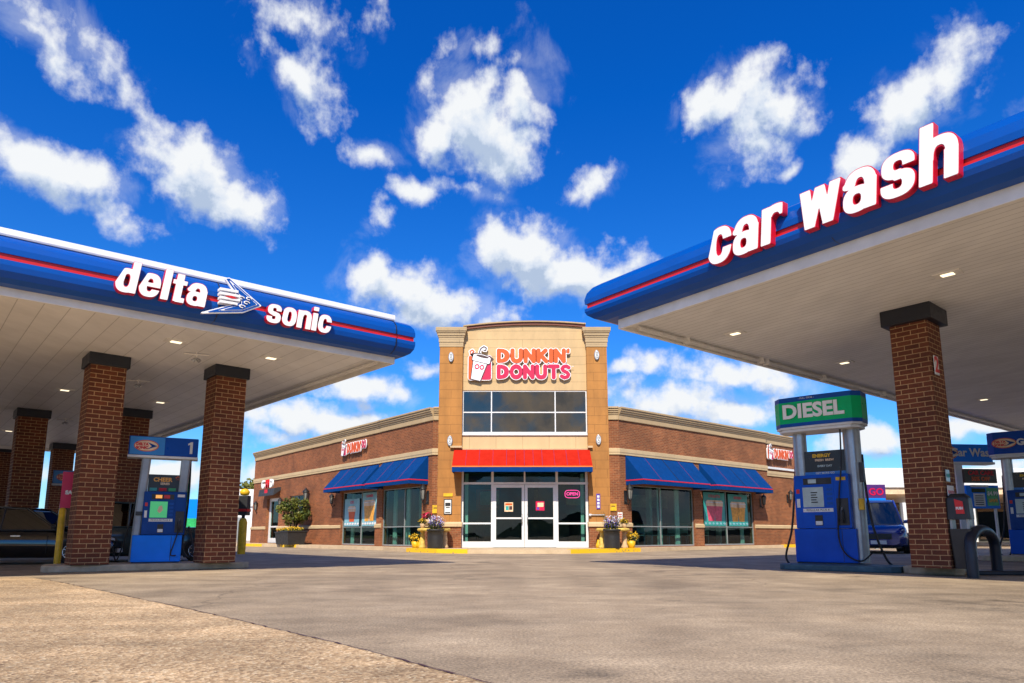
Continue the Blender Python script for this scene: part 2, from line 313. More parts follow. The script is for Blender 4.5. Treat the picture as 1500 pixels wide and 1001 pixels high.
# ---------------------------------------------------------------- mesh helpers
def Fr(p,az):          # frame: local x runs along azimuth az (deg from +Y, clockwise), local -y faces out to its right-hand side
    a=R(az); x=Vector((math.sin(a),math.cos(a),0)); z=Vector((0,0,1)); y=z.cross(x)
    return Matrix(((x.x,y.x,0,p[0]),(x.y,y.y,0,p[1]),(0,0,1,p[2]),(0,0,0,1)))
I4=Matrix.Identity(4)
class MB:
    def __init__(s,M=None): s.v=[]; s.f=[]; s.M=M or I4; s.sm=set()
    def add(s,vs,fs,smooth=False):
        b=len(s.v); s.v+=[s.M@Vector(q) for q in vs]
        for f in fs:
            if smooth: s.sm.add(len(s.f))
            s.f.append([i+b for i in f])
        return s
    def box(s,x0,x1,y0,y1,z0,z1):
        vs=[(x,y,z) for z in (z0,z1) for x,y in ((x0,y0),(x1,y0),(x1,y1),(x0,y1))]
        return s.add(vs,[(3,2,1,0),(4,5,6,7),(0,1,5,4),(1,2,6,5),(2,3,7,6),(3,0,4,7)])
    def prism(s,pts,z0,z1):     # plan polygon, ccw
        n=len(pts); vs=[(*p[:2],z0) for p in pts]+[(*p[:2],z1) for p in pts]
        return s.add(vs,[list(range(n))[::-1],list(range(n,2*n))]+[(i,(i+1)%n,n+(i+1)%n,n+i) for i in range(n)])
    def extx(s,prof,x0,x1):     # profile (y,z) swept along x
        n=len(prof); vs=[(x0,*p) for p in prof]+[(x1,*p) for p in prof]
        return s.add(vs,[list(range(n)),list(range(n,2*n))[::-1]]+[(i,n+i,n+(i+1)%n,(i+1)%n) for i in range(n)])
    def exty(s,prof,y0,y1):     # profile (x,z) swept along y (plates facing the front)
        n=len(prof); vs=[(p[0],y0,p[1]) for p in prof]+[(p[0],y1,p[1]) for p in prof]
        return s.add(vs,[list(range(n)),list(range(n,2*n))[::-1]]+[(i,n+i,n+(i+1)%n,(i+1)%n) for i in range(n)])
    def tube(s,pts,r,n=10,caps=True):
        pts=[Vector(p) for p in pts]; vs=[]; m=len(pts); up=None
        for i,p in enumerate(pts):
            d=(pts[min(i+1,m-1)]-pts[max(i-1,0)]).normalized()
            if up is None: up=Vector((0,0,1)) if abs(d.z)<.9 else Vector((1,0,0))
            a=d.cross(up).normalized(); up=a.cross(d).normalized(); rr=r[i] if isinstance(r,(list,tuple)) else r
            vs+=[p+(a*math.cos(2*math.pi*k/n)+up*math.sin(2*math.pi*k/n))*rr for k in range(n)]
        fs=[(i*n+k,i*n+(k+1)%n,(i+1)*n+(k+1)%n,(i+1)*n+k) for i in range(m-1) for k in range(n)]
        s.add(vs,fs,True)
        if caps: s.add(vs[:n],[list(range(n))[::-1]]); s.add(vs[-n:],[list(range(n))])
        return s
    def lathe(s,prof,c=(0,0,0),n=24):  # profile (r,z)
        vs=[]
        for r,z in prof: vs+=[(c[0]+r*math.cos(2*math.pi*k/n),c[1]+r*math.sin(2*math.pi*k/n),c[2]+z) for k in range(n)]
        return s.add(vs,[(i*n+k,i*n+(k+1)%n,(i+1)*n+(k+1)%n,(i+1)*n+k) for i in range(len(prof)-1) for k in range(n)],True)
    def loft(s,rings,closed=True,caps=True,smooth=True):
        n=len(rings[0]); vs=[p for r in rings for p in r]
        s.add(vs,[(i*n+k,i*n+(k+1)%n,(i+1)*n+(k+1)%n,(i+1)*n+k) for i in range(len(rings)-1) for k in range(n if closed else n-1)],smooth)
        if caps: s.add(rings[0],[list(range(n))[::-1]]); s.add(rings[-1],[list(range(n))])
        return s
    def build(s,name,m,parent=None,bevel=0,rel=False,recalc=True,seg=2):
        me=bpy.data.meshes.new(name); off=parent.location if (rel and parent) else Vector((0,0,0))
        me.from_pydata([q-off for q in s.v],[],s.f)
        for i in s.sm: me.polygons[i].use_smooth=True
        if recalc:
            b=bmesh.new(); b.from_mesh(me); bmesh.ops.recalc_face_normals(b,faces=b.faces); b.to_mesh(me); b.free()
        uvs(me); me.materials.append(MT[m] if isinstance(m,str) else m)
        o=bpy.data.objects.new(name,me); C.objects.link(o)
        if parent: o.parent=parent
        if bevel:
            bm=o.modifiers.new('bevel','BEVEL'); bm.width=bevel; bm.segments=seg; bm.limit_method='ANGLE'; bm.angle_limit=R(40)
        return o
def uvs(me):
    uv=me.uv_layers.new(name='UVMap'); 
    for p in me.polygons:
        n=p.normal
        t=None if abs(n.z)>.75 else Vector((-n.y,n.x,0)).normalized()
        for li in p.loop_indices:
            q=me.vertices[me.loops[li].vertex_index].co
            uv.data[li].uv=(q.x,q.y) if t is None else (q.dot(t),q.z)
def tag(o,label=None,cat=None,group=None,kind=None):
    for k,v in (('label',label),('category',cat),('group',group),('kind',kind)):
        if v: o[k]=v
    return o
def thing(name,label,cat,loc=(0,0,0),rz=0,group=None):
    o=bpy.data.objects.new(name,None); C.objects.link(o); o.location=loc; o.rotation_euler=(0,0,rz); o.empty_display_size=.2
    return tag(o,label,cat,group)
def azr(az): return R(90-az)
def copy_tree(o,parent=None):
    c=o.copy(); C.objects.link(c); c.parent=parent
    for ch in [q for q in bpy.data.objects if q.parent==o]: copy_tree(ch,c)
    return c
def finish_curve(cu,name,m,parent,M):
    ob=bpy.data.objects.new('tmp',cu); C.objects.link(ob); dg=bpy.context.evaluated_depsgraph_get()
    me=bpy.data.meshes.new_from_object(ob.evaluated_get(dg)); bpy.data.objects.remove(ob); bpy.data.curves.remove(cu)
    me.transform(M); me.name=name; me.materials.clear(); me.materials.append(MT[m])
    o=bpy.data.objects.new(name,me); C.objects.link(o); o.parent=parent; return o
UPR=Matrix.Rotation(R(90),4,'X')    # text plane -> upright, facing local -y
def text(s,size,name,m,parent,loc=(0,0,0),off=0,ext=.004,align='CENTER',sx=1,rz=0,shear=0):
    cu=bpy.data.curves.new('t','FONT'); cu.body=s; cu.size=size; cu.offset=off; cu.extrude=ext; cu.align_x=align; cu.align_y='CENTER'; cu.shear=shear; cu.resolution_u=3
    return finish_curve(cu,name,m,parent,Matrix.Translation(loc)@Matrix.Rotation(rz,4,'Z')@UPR@Matrix.Diagonal((sx,1,1,1)))
# --- solid letters from implicit shapes: boolean fields contoured by marching squares
def contours(F,x0,x1,y0,y1,h,level=0):
    xs=np.arange(x0,x1+h,h); ys=np.arange(y0,y1+h,h); X,Y=np.meshgrid(xs,ys,indexing='ij'); A=F(X,Y)-level; A[A==0]=1e-9
    seg={}
    def pt(a,b):
        va,vb=A[a],A[b]; t=va/(va-vb); return (a,b) if a<b else (b,a)
    def co(e):
        a,b=e; t=A[a]/(A[a]-A[b]); return (xs[a[0]]+(xs[b[0]]-xs[a[0]])*t, ys[a[1]]+(ys[b[1]]-ys[a[1]])*t)
    ins=A<0; act=(ins[:-1,:-1]!=ins[1:,:-1])|(ins[:-1,:-1]!=ins[:-1,1:])|(ins[:-1,:-1]!=ins[1:,1:])
    adj={}
    for i,j in zip(*np.nonzero(act)):
        c=[(i,j),(i+1,j),(i+1,j+1),(i,j+1)]; es=[]
        for k in range(4):
            a,b=c[k],c[(k+1)%4]
            if ins[a]!=ins[b]: es.append(pt(a,b))
        prs=[(es[0],es[1])] if len(es)==2 else ([(es[0],es[3]),(es[1],es[2])] if ins[c[0]] else [(es[0],es[1]),(es[2],es[3])])
        for p,q in prs: adj.setdefault(p,[]).append(q); adj.setdefault(q,[]).append(p)
    loops=[]; seen=set()
    for s in adj:
        if s in seen: continue
        lp=[s]; seen.add(s); cur=s
        while True:
            nx=[q for q in adj[cur] if q not in seen]
            if not nx: break
            cur=nx[0]; seen.add(cur); lp.append(cur)
        if len(lp)>5: 
            P=[co(e) for e in lp]
            # drop near-collinear points
            Q=[]; 
            for k in range(len(P)):
                a=P[k-1] if not Q else Q[-1]; b=P[k]; c=P[(k+1)%len(P)]
                if abs((b[0]-a[0])*(c[1]-a[1])-(b[1]-a[1])*(c[0]-a[0]))>2e-5 or math.hypot(b[0]-a[0],b[1]-a[1])>.15: Q.append(b)
            loops.append(Q)
    return loops
def poly_sdf(pts):
    def F(X,Y):
        d=np.full(X.shape,1e9); s=np.ones(X.shape)
        n=len(pts)
        for i in range(n):
            (ax,ay),(bx_,by)=pts[i],pts[i-1]; ex,ey=bx_-ax,by-ay; wx,wy=X-ax,Y-ay
            t=np.clip((wx*ex+wy*ey)/(ex*ex+ey*ey),0,1); d=np.minimum(d,(wx-ex*t)**2+(wy-ey*t)**2)
            c1=Y>=ay; c2=Y<by; c3=ex*wy>ey*wx; f=(c1&c2&c3)|(~c1&~c2&~c3); s=np.where(f,-s,s)
        return s*np.sqrt(d)
    return F
def solid(F,bb,name,m,parent,size,ext,loc,level=0,shear=0,h=.02,rz=0,sx=1):
    cu=bpy.data.curves.new('l','CURVE'); cu.dimensions='2D'; cu.fill_mode='BOTH'; cu.extrude=ext
    for lp in contours(F,bb[0],bb[1],bb[2],bb[3],h,level):
        sp=cu.splines.new('POLY'); sp.points.add(len(lp)-1); sp.use_cyclic_u=True
        for k,(x,y) in enumerate(lp): sp.points[k].co=((x+shear*y)*size*sx,y*size,0,1)
    return finish_curve(cu,name,m,parent,Matrix.Translation(loc)@Matrix.Rotation(rz,4,'Z')@UPR)
mn=lambda *a: np.minimum.reduce(a); mxx=lambda *a: np.maximum.reduce(a)
def bx(X,Y,x0,x1,y0,y1,r=.015):
    qx=np.abs(X-(x0+x1)/2)-(x1-x0)/2+r; qy=np.abs(Y-(y0+y1)/2)-(y1-y0)/2+r
    return np.hypot(np.maximum(qx,0),np.maximum(qy,0))+np.minimum(np.maximum(qx,qy),0)-r
def se(X,Y,cx,cy,a,b,n=2.5): return ((np.abs((X-cx)/a)**n+np.abs((Y-cy)/b)**n)**(1/n)-1)*min(a,b)
def cap(X,Y,x0,y0,x1,y1,r):
    dx,dy=x1-x0,y1-y0; l=max(dx*dx+dy*dy,1e-9); t=np.clip(((X-x0)*dx+(Y-y0)*dy)/l,0,1); return np.hypot(X-x0-t*dx,Y-y0-t*dy)-r
def slab(X,Y,x0,y0,x1,y1,r):   # flat-ended at top and bottom
    return mxx(np.abs((X-x0)-(Y-y0)*(x1-x0)/(y1-y0))*abs(y1-y0)/math.hypot(x1-x0,y1-y0)-r, np.minimum(y0,y1)-Y, Y-np.maximum(y0,y1))
ring=lambda X,Y,cx,cy,a,b,ia,ib,n=2.5: mxx(se(X,Y,cx,cy,a,b,n),-se(X,Y,cx,cy,ia,ib,n))
AS=1.36
def L_o(X,Y): return ring(X,Y,.39,.5,.39,.52,.115,.30)
LET={'o':(L_o,.78),
 'd':(lambda X,Y:mn(L_o(X,Y),bx(X,Y,.5,.78,0,AS)),.78),
 'e':(lambda X,Y:mn(mxx(L_o(X,Y),-bx(X,Y,.42,1,.32,.44)),bx(X,Y,.2,.7,.44,.60)),.78),
 'l':(lambda X,Y:bx(X,Y,0,.28,0,AS),.28),
 't':(lambda X,Y:mn(bx(X,Y,.12,.40,.02,1.26),bx(X,Y,0,.55,.80,.98),bx(X,Y,.2,.55,0,.2)),.55),
 'a':(lambda X,Y:mn(mxx(L_o(X,Y),.62-Y),bx(X,Y,.5,.78,0,.72),ring(X,Y,.33,.30,.33,.32,.10,.13),mxx(se(X,Y,.12,.68,.14,.09),-Y)),.80),
 's':(lambda X,Y:mn(mxx(ring(X,Y,.37,.72,.36,.30,.10,.11),-bx(X,Y,.4,1,.45,.68,.0)),mxx(ring(X,Y,.37,.29,.37,.31,.10,.11),-bx(X,Y,-1,.34,.33,.56,.0)),slab(X,Y,.50,.38,.24,.62,.13)),.75),
 'n':(lambda X,Y:mn(bx(X,Y,0,.28,0,1.0),mxx(ring(X,Y,.41,.55,.37,.47,.12,.25),.5-Y),bx(X,Y,.5,.78,0,.66)),.78),
 'i':(lambda X,Y:mn(bx(X,Y,0,.28,0,1.0),bx(X,Y,0,.28,1.14,AS)),.28),
 'c':(lambda X,Y:mxx(L_o(X,Y),-bx(X,Y,.40,1,.40,.64)),.76),
 'r':(lambda X,Y:mn(bx(X,Y,0,.28,0,1.0),mxx(ring(X,Y,.41,.55,.37,.47,.13,.24),.70-Y,X-.60)),.58),
 'h':(lambda X,Y:mn(bx(X,Y,0,.28,0,AS),mxx(ring(X,Y,.41,.55,.37,.47,.12,.25),.5-Y),bx(X,Y,.5,.78,0,.66)),.78),
 'w':(lambda X,Y:mn(slab(X,Y,.14,1,.30,0,.135),slab(X,Y,.53,1,.30,0,.12),slab(X,Y,.53,1,.76,0,.12),slab(X,Y,.92,1,.76,0,.135)),1.06)}
def word(s,parent,size,x,z,face,side,shear,depth,gap=.07,y=0,fat=.0):
    for ch in s:
        if ch==' ': x+=.42*size; continue
        F,w=LET[ch]; bb=(-.1,w+.1,-.1,AS+.1)
        a=solid(F,bb,'letter',side,parent,size,depth/2,(x,y-depth/2,z),fat,shear)
        solid(F,bb,'letter_face',face,a,size,.003,(x,y-depth-.004,z),fat-.018,shear)
        x+=(w+gap)*size
    return x
r_=.142
def pl(*p,r=r_): return lambda X,Y: mn(*[cap(X,Y,p[i],p[i+1],p[i+2],p[i+3],r) for i in range(0,len(p)-2,2)])
DL={'D':(lambda X,Y:mn(cap(X,Y,.13,.13,.13,.87,.142),mxx(np.abs(se(X,Y,.20,.5,.46,.365,2.3))-.135,.13-X)),.88),
 'U':(lambda X,Y:mn(cap(X,Y,.12,.88,.12,.42,r_),cap(X,Y,.66,.88,.66,.42,r_),mxx(np.abs(se(X,Y,.39,.42,.27,.30,2.2))-.137,Y-.44)),.84),
 'N':(pl(.12,.12,.12,.88,.64,.12,.64,.88),.82),'K':(lambda X,Y:mn(cap(X,Y,.12,.12,.12,.88,r_),cap(X,Y,.2,.48,.58,.88,.14),cap(X,Y,.28,.52,.62,.12,.145)),.78),
 'I':(pl(.14,.12,.14,.88),.32),"'":(pl(.10,.92,.09,.76,r=.10),.24),
 'O':(lambda X,Y:np.abs(se(X,Y,.42,.5,.31,.37,2.1))-.132,.88),
 'T':(pl(.10,.88,.66,.88,.38,.88,.38,.12),.78),
 'S':(pl(.62,.80,.46,.90,.26,.86,.16,.72,.24,.58,.50,.45,.60,.30,.52,.16,.32,.09,.12,.20,r=.125),.76)}
def dword(s,parent,size,x,z,m,y=0,out=.042,h=.025,sx=1,fat=0):
    for ch in s:
        F,w=DL[ch]; bb=(-.25,w+.25,-.3,1.3)
        a=solid(F,bb,'letter','letter white',parent,size,.03*size+.01,(x,y,z),out+fat,0,h,sx=sx)
        solid(F,bb,'letter_face',m,a,size,.004,(x,y-.03*size-.016,z),fat-.004,0,h,sx=sx)
        x+=w*size*sx*1.02
    return x
# ---------------------------------------------------------------- ground
g=MB().add([(-1500,-300,0),(1500,-300,0),(1500,1500,0),(-1500,1500,0)],[(0,1,2,3)]).build('ground','concrete lot'); tag(g,kind='structure')
a0=G(710,1001); a1=G(500,945); a2=G(280,894); a3=G(80,852); a4=G(40,846)
dv=(a0-a1).normalized(); b0=a0+dv*3
def ragged(pts):
    o=[]
    for p,q in zip(pts,pts[1:]):
        k=max(2,int((q-p).length/.07)); n_=(q-p).normalized(); n_=Vector((-n_.y,n_.x,0))
        o+=[p.lerp(q,i/k)+n_*random.uniform(-.008,.008) for i in range(k)]
    return o+[pts[-1]]
EDGE=ragged([b0,a0,a1,a2,a3,a4]); ap=EDGE+[Vector((-9.6,9.6,0)),Vector((-40,3,0)),Vector((-40,-12,0)),Vector((0,-12,0))]
g=MB(); g.add([(p.x,p.y,.004) for p in ap],[list(range(len(ap)))]); tag(g.build('apron','aggregate apron'),kind='structure')
j=MB(); P=EDGE[:-8]
for p,q in zip(P,P[1:]):
    d=(q-p).normalized(); n=Vector((-d.y,d.x,0))*random.uniform(.002,.010); j.add([(*(v[:2]),.008) for v in (p-n,q-n,q+n,p+n)],[(0,1,2,3)])
for p,q in (((-30,16.8),(40,20.5)),((-4,7.5),(24,13))):
    p=Vector((*p,0)); q=Vector((*q,0)); d=(q-p).normalized(); n=Vector((-d.y,d.x,0))*.003; j.add([(*(v[:2]),.0045) for v in (p-n,q-n,q+n,p+n)],[(0,1,2,3)])
tag(j.build('pavement_joint','ink brown'),kind='structure')
# far land
rr=[]
g=MB(); n=320
for i in range(n):
    a=-math.pi+2*math.pi*i/(n-1); d=330 if abs(a)<1.6 else 110; hgt=5.5+3.5*math.sin(a*7+1)+2*math.sin(a*19)+1.2*math.sin(a*53)+random.uniform(-.7,.7)  # nearer unseen half behind the camera, added as a dark band for window reflections
    if a>.35: hgt*=.75
    rr.append((d*math.sin(a),d*math.cos(a),hgt))
g.add([(x,y,0) for x,y,z in rr]+rr+[(x*1.25,y*1.25,z) for x,y,z in rr]+[(x*1.3,y*1.3,0) for x,y,z in rr],[(k*n+i,k*n+i+1,(k+1)*n+i+1,(k+1)*n+i) for k in range(3) for i in range(n-1)])
tag(g.build('hills','hill far'),kind='structure')
g=MB().add([(-400,62,.02),(-30,62,.02),(-30,330,.02),(-400,330,.02)],[(0,1,2,3)]); g.add([(40,70,.02),(400,70,.02),(400,320,.02),(40,320,.02)],[(0,1,2,3)]); tag(g.build('grass_field','grass'),kind='structure')
# sidewalk around the shop
kp=[(300,799.2),(400,801.3),(480,803.8),(560,806.6),(600,809),(640,810.6),(690,811.3),(767,811.6),(836,811.4),(890,810),(938,808.6),(1000,806.3),(1090,803.8),(1200,801.2),(1300,799)]
kw=[G(*p) for p in kp]; SW=.13
poly=[(p.x,p.y) for p in kw]+[(45,52),(0,60),(-40,52)]
tag(MB().prism(poly,-.05,SW).build('sidewalk','sidewalk concrete'),kind='structure')
def kerb(i0,i1,f0=0,f1=1):
    pts=kw[i0:i1+1]; pts=[pts[0].lerp(pts[1],f0)]+pts[1:-1]+[pts[-2].lerp(pts[-1],f1)]; m=MB()
    for p,q in zip(pts,pts[1:]):
        d=(q-p).normalized(); n=Vector((d.y,-d.x,0)); a=p+n*.02; b=q+n*.02; c=q-n*.16; e=p-n*.16
        m.prism([(v.x,v.y) for v in (a,b,c,e)],0,SW+.012)
    tag(m.build('kerb','kerb yellow'),kind='structure')
kerb(3,6,.9,.9); kerb(8,10); kerb(0,1,.6,.85); kerb(1,2,.15,.45); kerb(12,13,.5,.9)

# ---------------------------------------------------------------- canopies
def canopy(name,label,corner,az,alen,blen,zs,lip,prof,cap_prof,sof,azb=None):
    """corner: soffit corner nearest the shop; front edge runs from it along -az direction"""
    root=thing(name,label,'canopy',(corner.x,corner.y,0))
    return root
def sweep(path,prof,closed_prof=True):     # path: list of (point, outward normal mitre vector); prof (o,z)
    m=MB(); n=len(prof); rings=[[(p.x+mv.x*o,p.y+mv.y*o,z) for o,z in prof] for p,mv in path]
    vs=[v for r in rings for v in r]; k=len(path)
    m.add(vs,[(i*n+j,(i+1)*n+j,(i+1)*n+(j+1)%n,i*n+(j+1)%n) for i in range(k-1) for j in range(n)])
    m.add(rings[0],[list(range(n))]); m.add(rings[-1],[list(range(n))]); return m
def outp(az): a=R(az); return Vector((math.sin(a),math.cos(a),0))
def mitre(n1,n2): s=(n1+n2); return s/(1+n1.dot(n2))
# left canopy
LZ=3.72; LC=G(577,524,LZ); LC.z=0
fdir=outp(231); sdir=outp(-43)            # front edge runs back to the left; side edge runs away
nF=outp(141); nS=outp(47)
LB=LC+sdir*19.5; LF=LC+fdir*22; LBF=LF+sdir*19.5
path=[(LF,nF),(LC,nF+nS*.58),(LB,nS*.58-nF),(LBF,-nF)]
lc=thing('station_canopy','blue and white filling station canopy on brick columns at the left','canopy',(LC.x,LC.y,0))
def rnd(o0,o1,z0,z1,zr,n=5):      # bulging half
    pass
LPb=[(.02,3.715),(.18,3.72),(.29,3.76),(.355,3.83),(.375,3.90),(.375,3.965),(.02,3.965)]
LPt=[(.02,4.045),(.37,4.045),(.372,4.12),(.345,4.20),(.28,4.27),(.20,4.315),(.02,4.32)]
sweep(path,LPb).build('fascia_lower','fascia blue',lc,rel=True)
sweep(path,LPt).build('fascia_upper','fascia blue',lc,rel=True)
sweep(path,[(.0,3.962),(.345,3.962),(.345,4.048),(.0,4.048)]).build('fascia_stripe','fascia red',lc,rel=True)
pcap=[(LF,nF),(LC-nS*.15+fdir*.1,nF)]
sweep([(LF,nF),(LC+fdir*.12,nF)],[(-.1,4.32),(.215,4.32),(.225,4.34),(.225,4.41),(.20,4.425),(-.1,4.425)]).build('roof_edge','fascia white',lc,rel=True)
sweep(path,[(.018,3.60),(.018,3.74),(-.10,3.74),(-.10,3.715),(-.03,3.71),(-.03,3.60)]).build('edge_trim','trim white',lc,rel=True,bevel=.006)
MB().prism([(p.x,p.y) for p in (LC,LB,LBF,LF)],3.72,3.78).build('soffit','soffit wide',lc,rel=True)
MB().prism([(p.x,p.y) for p in (LC,LB,LBF,LF)],4.25,4.31).build('roof_deck','roof grey',lc,rel=True)
# gutter pipe along the side edge
m=MB(); q0=LC-nS*.16+sdir*.3; q1=LB-nS*.16; m.tube([(q0.x,q0.y,3.66),(q1.x,q1.y,3.66)],.035,8); m.build('drain_pipe','trim white',lc,rel=True)
# right canopy
RZ=4.2; RC=G(908,475,RZ); RC.z=0
rf=outp(143); rs=outp(52); nRF=outp(233); nRS=outp(-38)
RB=RC+rs*24; RF=RC+rf*22; RBF=RF+rs*24
pathR=[(RB,nRS*1.28),(RC,nRF+nRS*1.28),(RF,nRF)]
rc=thing('station_canopy','wide blue filling station canopy on a brick column at the right','canopy',(RC.x,RC.y,0))
RPb=[(.02,4.275),(.16,4.28),(.27,4.33),(.345,4.40),(.37,4.46),(.37,4.515),(.02,4.515)]
RPt=[(.02,4.60),(.366,4.60),(.372,4.68),(.345,4.80),(.28,4.90),(.19,4.96),(.02,4.97)]
sweep(pathR,RPb).build('fascia_lower','fascia blue',rc,rel=True)
sweep(pathR,RPt).build('fascia_upper','fascia blue',rc,rel=True)
sweep(pathR,[(.0,4.512),(.34,4.512),(.34,4.603),(.0,4.603)]).build('fascia_stripe','fascia red',rc,rel=True)
sweep(pathR,[(.018,4.11),(.018,4.30),(-.12,4.30),(-.12,4.195),(-.04,4.19),(-.04,4.11)]).build('edge_trim','trim white',rc,rel=True,bevel=.006)
MB().prism([(p.x,p.y) for p in (RC,RF,RBF,RB)],4.2,4.26).build('soffit','soffit narrow',rc,rel=True)
MB().prism([(p.x,p.y) for p in (RC,RF,RBF,RB)],4.85,4.92).build('roof_deck','roof grey',rc,rel=True)
m=MB(); q0=RC-nRS*.17+rs*.3; q1=RB-nRS*.17; m.tube([(q0.x,q0.y,4.14),(q1.x,q1.y,4.14)],.04,8)
for t in (1.6,4.0,4.2,6.5,9.5): q=RC-nRS*.17+rs*t; m.box(q.x-.05,q.x+.05,q.y-.05,q.y+.05,4.09,4.2)
m.build('drain_pipe','trim white',rc,rel=True)
# far edge trim of left canopy seen under the soffit is part of edge_trim sweep
def column(parent,p,az,s,zt,capw,caph,zb=.12,s_ap=None,base=None):
    f=Fr((p[0],p[1],0),az); h=s/2
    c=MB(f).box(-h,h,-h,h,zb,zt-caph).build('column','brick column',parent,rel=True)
    k=capw/2; m=MB(f).box(-k,k,-k,k,zt-caph,zt-.002); m.build('cap','cap navy',c,bevel=.008); 
    # child of column: column mesh is already relative to the canopy, so share that offset
    cc=[o for o in bpy.data.objects if o.parent==c][-1]
    cc.location=-parent.location
    return c
def colat(px,py,Zs): return G(px,py,Zs)
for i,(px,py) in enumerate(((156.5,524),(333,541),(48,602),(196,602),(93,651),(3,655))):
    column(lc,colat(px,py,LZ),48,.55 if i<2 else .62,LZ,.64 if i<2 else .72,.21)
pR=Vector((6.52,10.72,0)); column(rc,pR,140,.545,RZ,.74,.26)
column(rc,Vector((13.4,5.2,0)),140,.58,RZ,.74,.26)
# soffit lights
def soffit_light(p,zs,az,label,grp):
    t=thing('canopy_light',label,'ceiling light',(p.x,p.y,zs),azr(az),grp)
    m=MB().box(-.17,.17,-.11,.11,-.016,.0); m.build('frame','trim white',t,bevel=.004)
    m=MB().box(-.078,.078,-.05,.05,-.024,-.0145); m.build('lens','lamp glow',t)
    return t
LL=[(258,500,'soffit light of the left canopy just behind the blue lettered fascia'),(397,524,'soffit light of the left canopy nearest its right end'),(95,571,'soffit light between the first and the far left brick columns'),(235,589,'soffit light right of the sprinkler pipe, above the blue pump'),(13,631,'soffit light at the far left edge of the photo')]
for x,y,l in LL: soffit_light(G(x,y,LZ),LZ,48,l,'recessed lights under the left canopy')
for x,y,l in [(1388,401,'soffit light right above the brick column, largest under the right canopy'),(1077,488,'soffit light near the outer corner of the right canopy'),(1237,531,'soffit light above the green diesel sign'),(1441,585,'soffit light beyond the brick column of the right canopy')]: soffit_light(G(x,y,RZ),RZ,140,l,'recessed lights under the right canopy')
# fire-suppression nozzles
def sprinkler(p,label):
    t=thing('fire_nozzle',label,'pipe fitting',(p.x,p.y,LZ),R(20),'fire suppression nozzles under the left canopy')
    m=MB().tube([(0,0,0),(0,0,-.10)],.014,8); m.tube([(-.20,0,-.03),(.20,0,-.03)],.012,8); m.build('pipe','trim white',t)
    m=MB().tube([(0,0,-.10),(-.06,.02,-.15)],[.02,.035],8); m.tube([(0,0,-.10),(.06,-.02,-.15)],[.02,.035],8); m.lathe([(0,-.02),(.028,-.02),(.028,.0),(0,.0)],(0,0,-.10),10); m.build('nozzle','aluminium',t)
for x,y,l in ((288,517,'white pipe nozzle under the canopy soffit, nearest the fascia'),(203,556,'white pipe nozzle between the two nearest brick columns'),(96,613,'white pipe nozzle left of the nearest brick column')): sprinkler(G(x,y,LZ),l)
# panel joints of the fascias
def joints(par,P0,d,nv,profs,ts):
    for t_ in ts:
        p=P0+d*t_
        for pr in profs: sweep([(p,nv),(p+d*.011,nv)],[(o+.004 if o>.03 else o,z) for o,z in pr]).build('panel_joint','cap navy',par,rel=True)
joints(lc,LC,fdir,nF,(LPb,LPt),(.16,3.1,6.1)); joints(rc,RC,rf,nRF,(RPb,RPt),(.55,3.9,6.3))
# canopy signs
def on_plane(px,py,P,n,az):   # helper: pixel on a vertical plane
    d=ray(px,py); a=R(az); nn=Vector((math.cos(a),-math.sin(a),0)); t=nn.dot(P)/nn.dot(d); q=d*t; q.z+=HC; return q
PL=LC+nF*.36
s0=on_plane(170,420,PL,nF,51)
t=thing('station_sign','white italic lettering reading delta on the left blue fascia','sign',(s0.x,s0.y,3.83),azr(51))
word('delta',t,.325,-.04,-.01,'letter white','letter red',.12,.09,fat=.022,gap=.085)
s1=on_plane(389,460,PL,nF,51); t=thing('station_sign','smaller white italic lettering reading sonic on the left blue fascia','sign',(s1.x,s1.y,3.80),azr(51))
word('sonic',t,.285,-.02,-.01,'letter white','letter red',.10,.09,gap=.06,fat=.02)
sa=on_plane(292,460,PL,nF,51); t=thing('arrow_emblem','dark blue winged arrow emblem outlined in white between the lettering','sign',(sa.x,sa.y,3.72),azr(51))
chev=poly_sdf([(0,0),(.408,.205),(.50,.25),(.50,.32),(.285,.575),(.335,.595),(.81,.277),(.56,.125)])
a_=solid(chev,(-.1,.95,-.1,.75),'outline','letter white',t,1,.02,(0,-.12,0),.010,h=.012)
solid(chev,(-.1,.95,-.1,.75),'wing','fascia blue',a_,1,.006,(0,-.142,0),-.006,h=.012)
solid(chev,(-.1,.95,-.1,.75),'inner_line','letter white',a_,1,.003,(0,-.149,0),-.026,h=.012); solid(chev,(-.1,.95,-.1,.75),'inner_field','fascia blue',a_,1,.003,(0,-.153,0),-.034,h=.012)
for k in range(4):
    z=.195+k*.062; MB().exty([(.22-.004*k,z),(.52-.035*abs(k-1.5),z+.01),(.52-.035*abs(k-1.5),z+.045),(.22-.004*k,z+.035)],-.175,-.06).build('bar','letter white',t)
MB().exty([(.28,.30),(.38,.285),(.46,.30),(.38,.325)],-.181,-.174).build('drop','fascia red',t)
for cx,cz in ((.52,.33),(.60,.27),(.54,.20),(.63,.34)):
    MB().tube([(cx+.04*math.cos(k*.7),-.165,cz+.02*math.sin(k*.7)) for k in range(8)],.008,6).build('scroll','letter white',t)
PR=RC+nRF*.37
s2=on_plane(1040,380,PR,nRF,-37); t=thing('station_sign','large white italic letters with red sides reading car wash on the right fascia','sign',(s2.x,s2.y,4.41),azr(143))
word('car wash',t,.505,.03,0,'letter white','letter red',.10,.105,gap=.075,fat=.016)

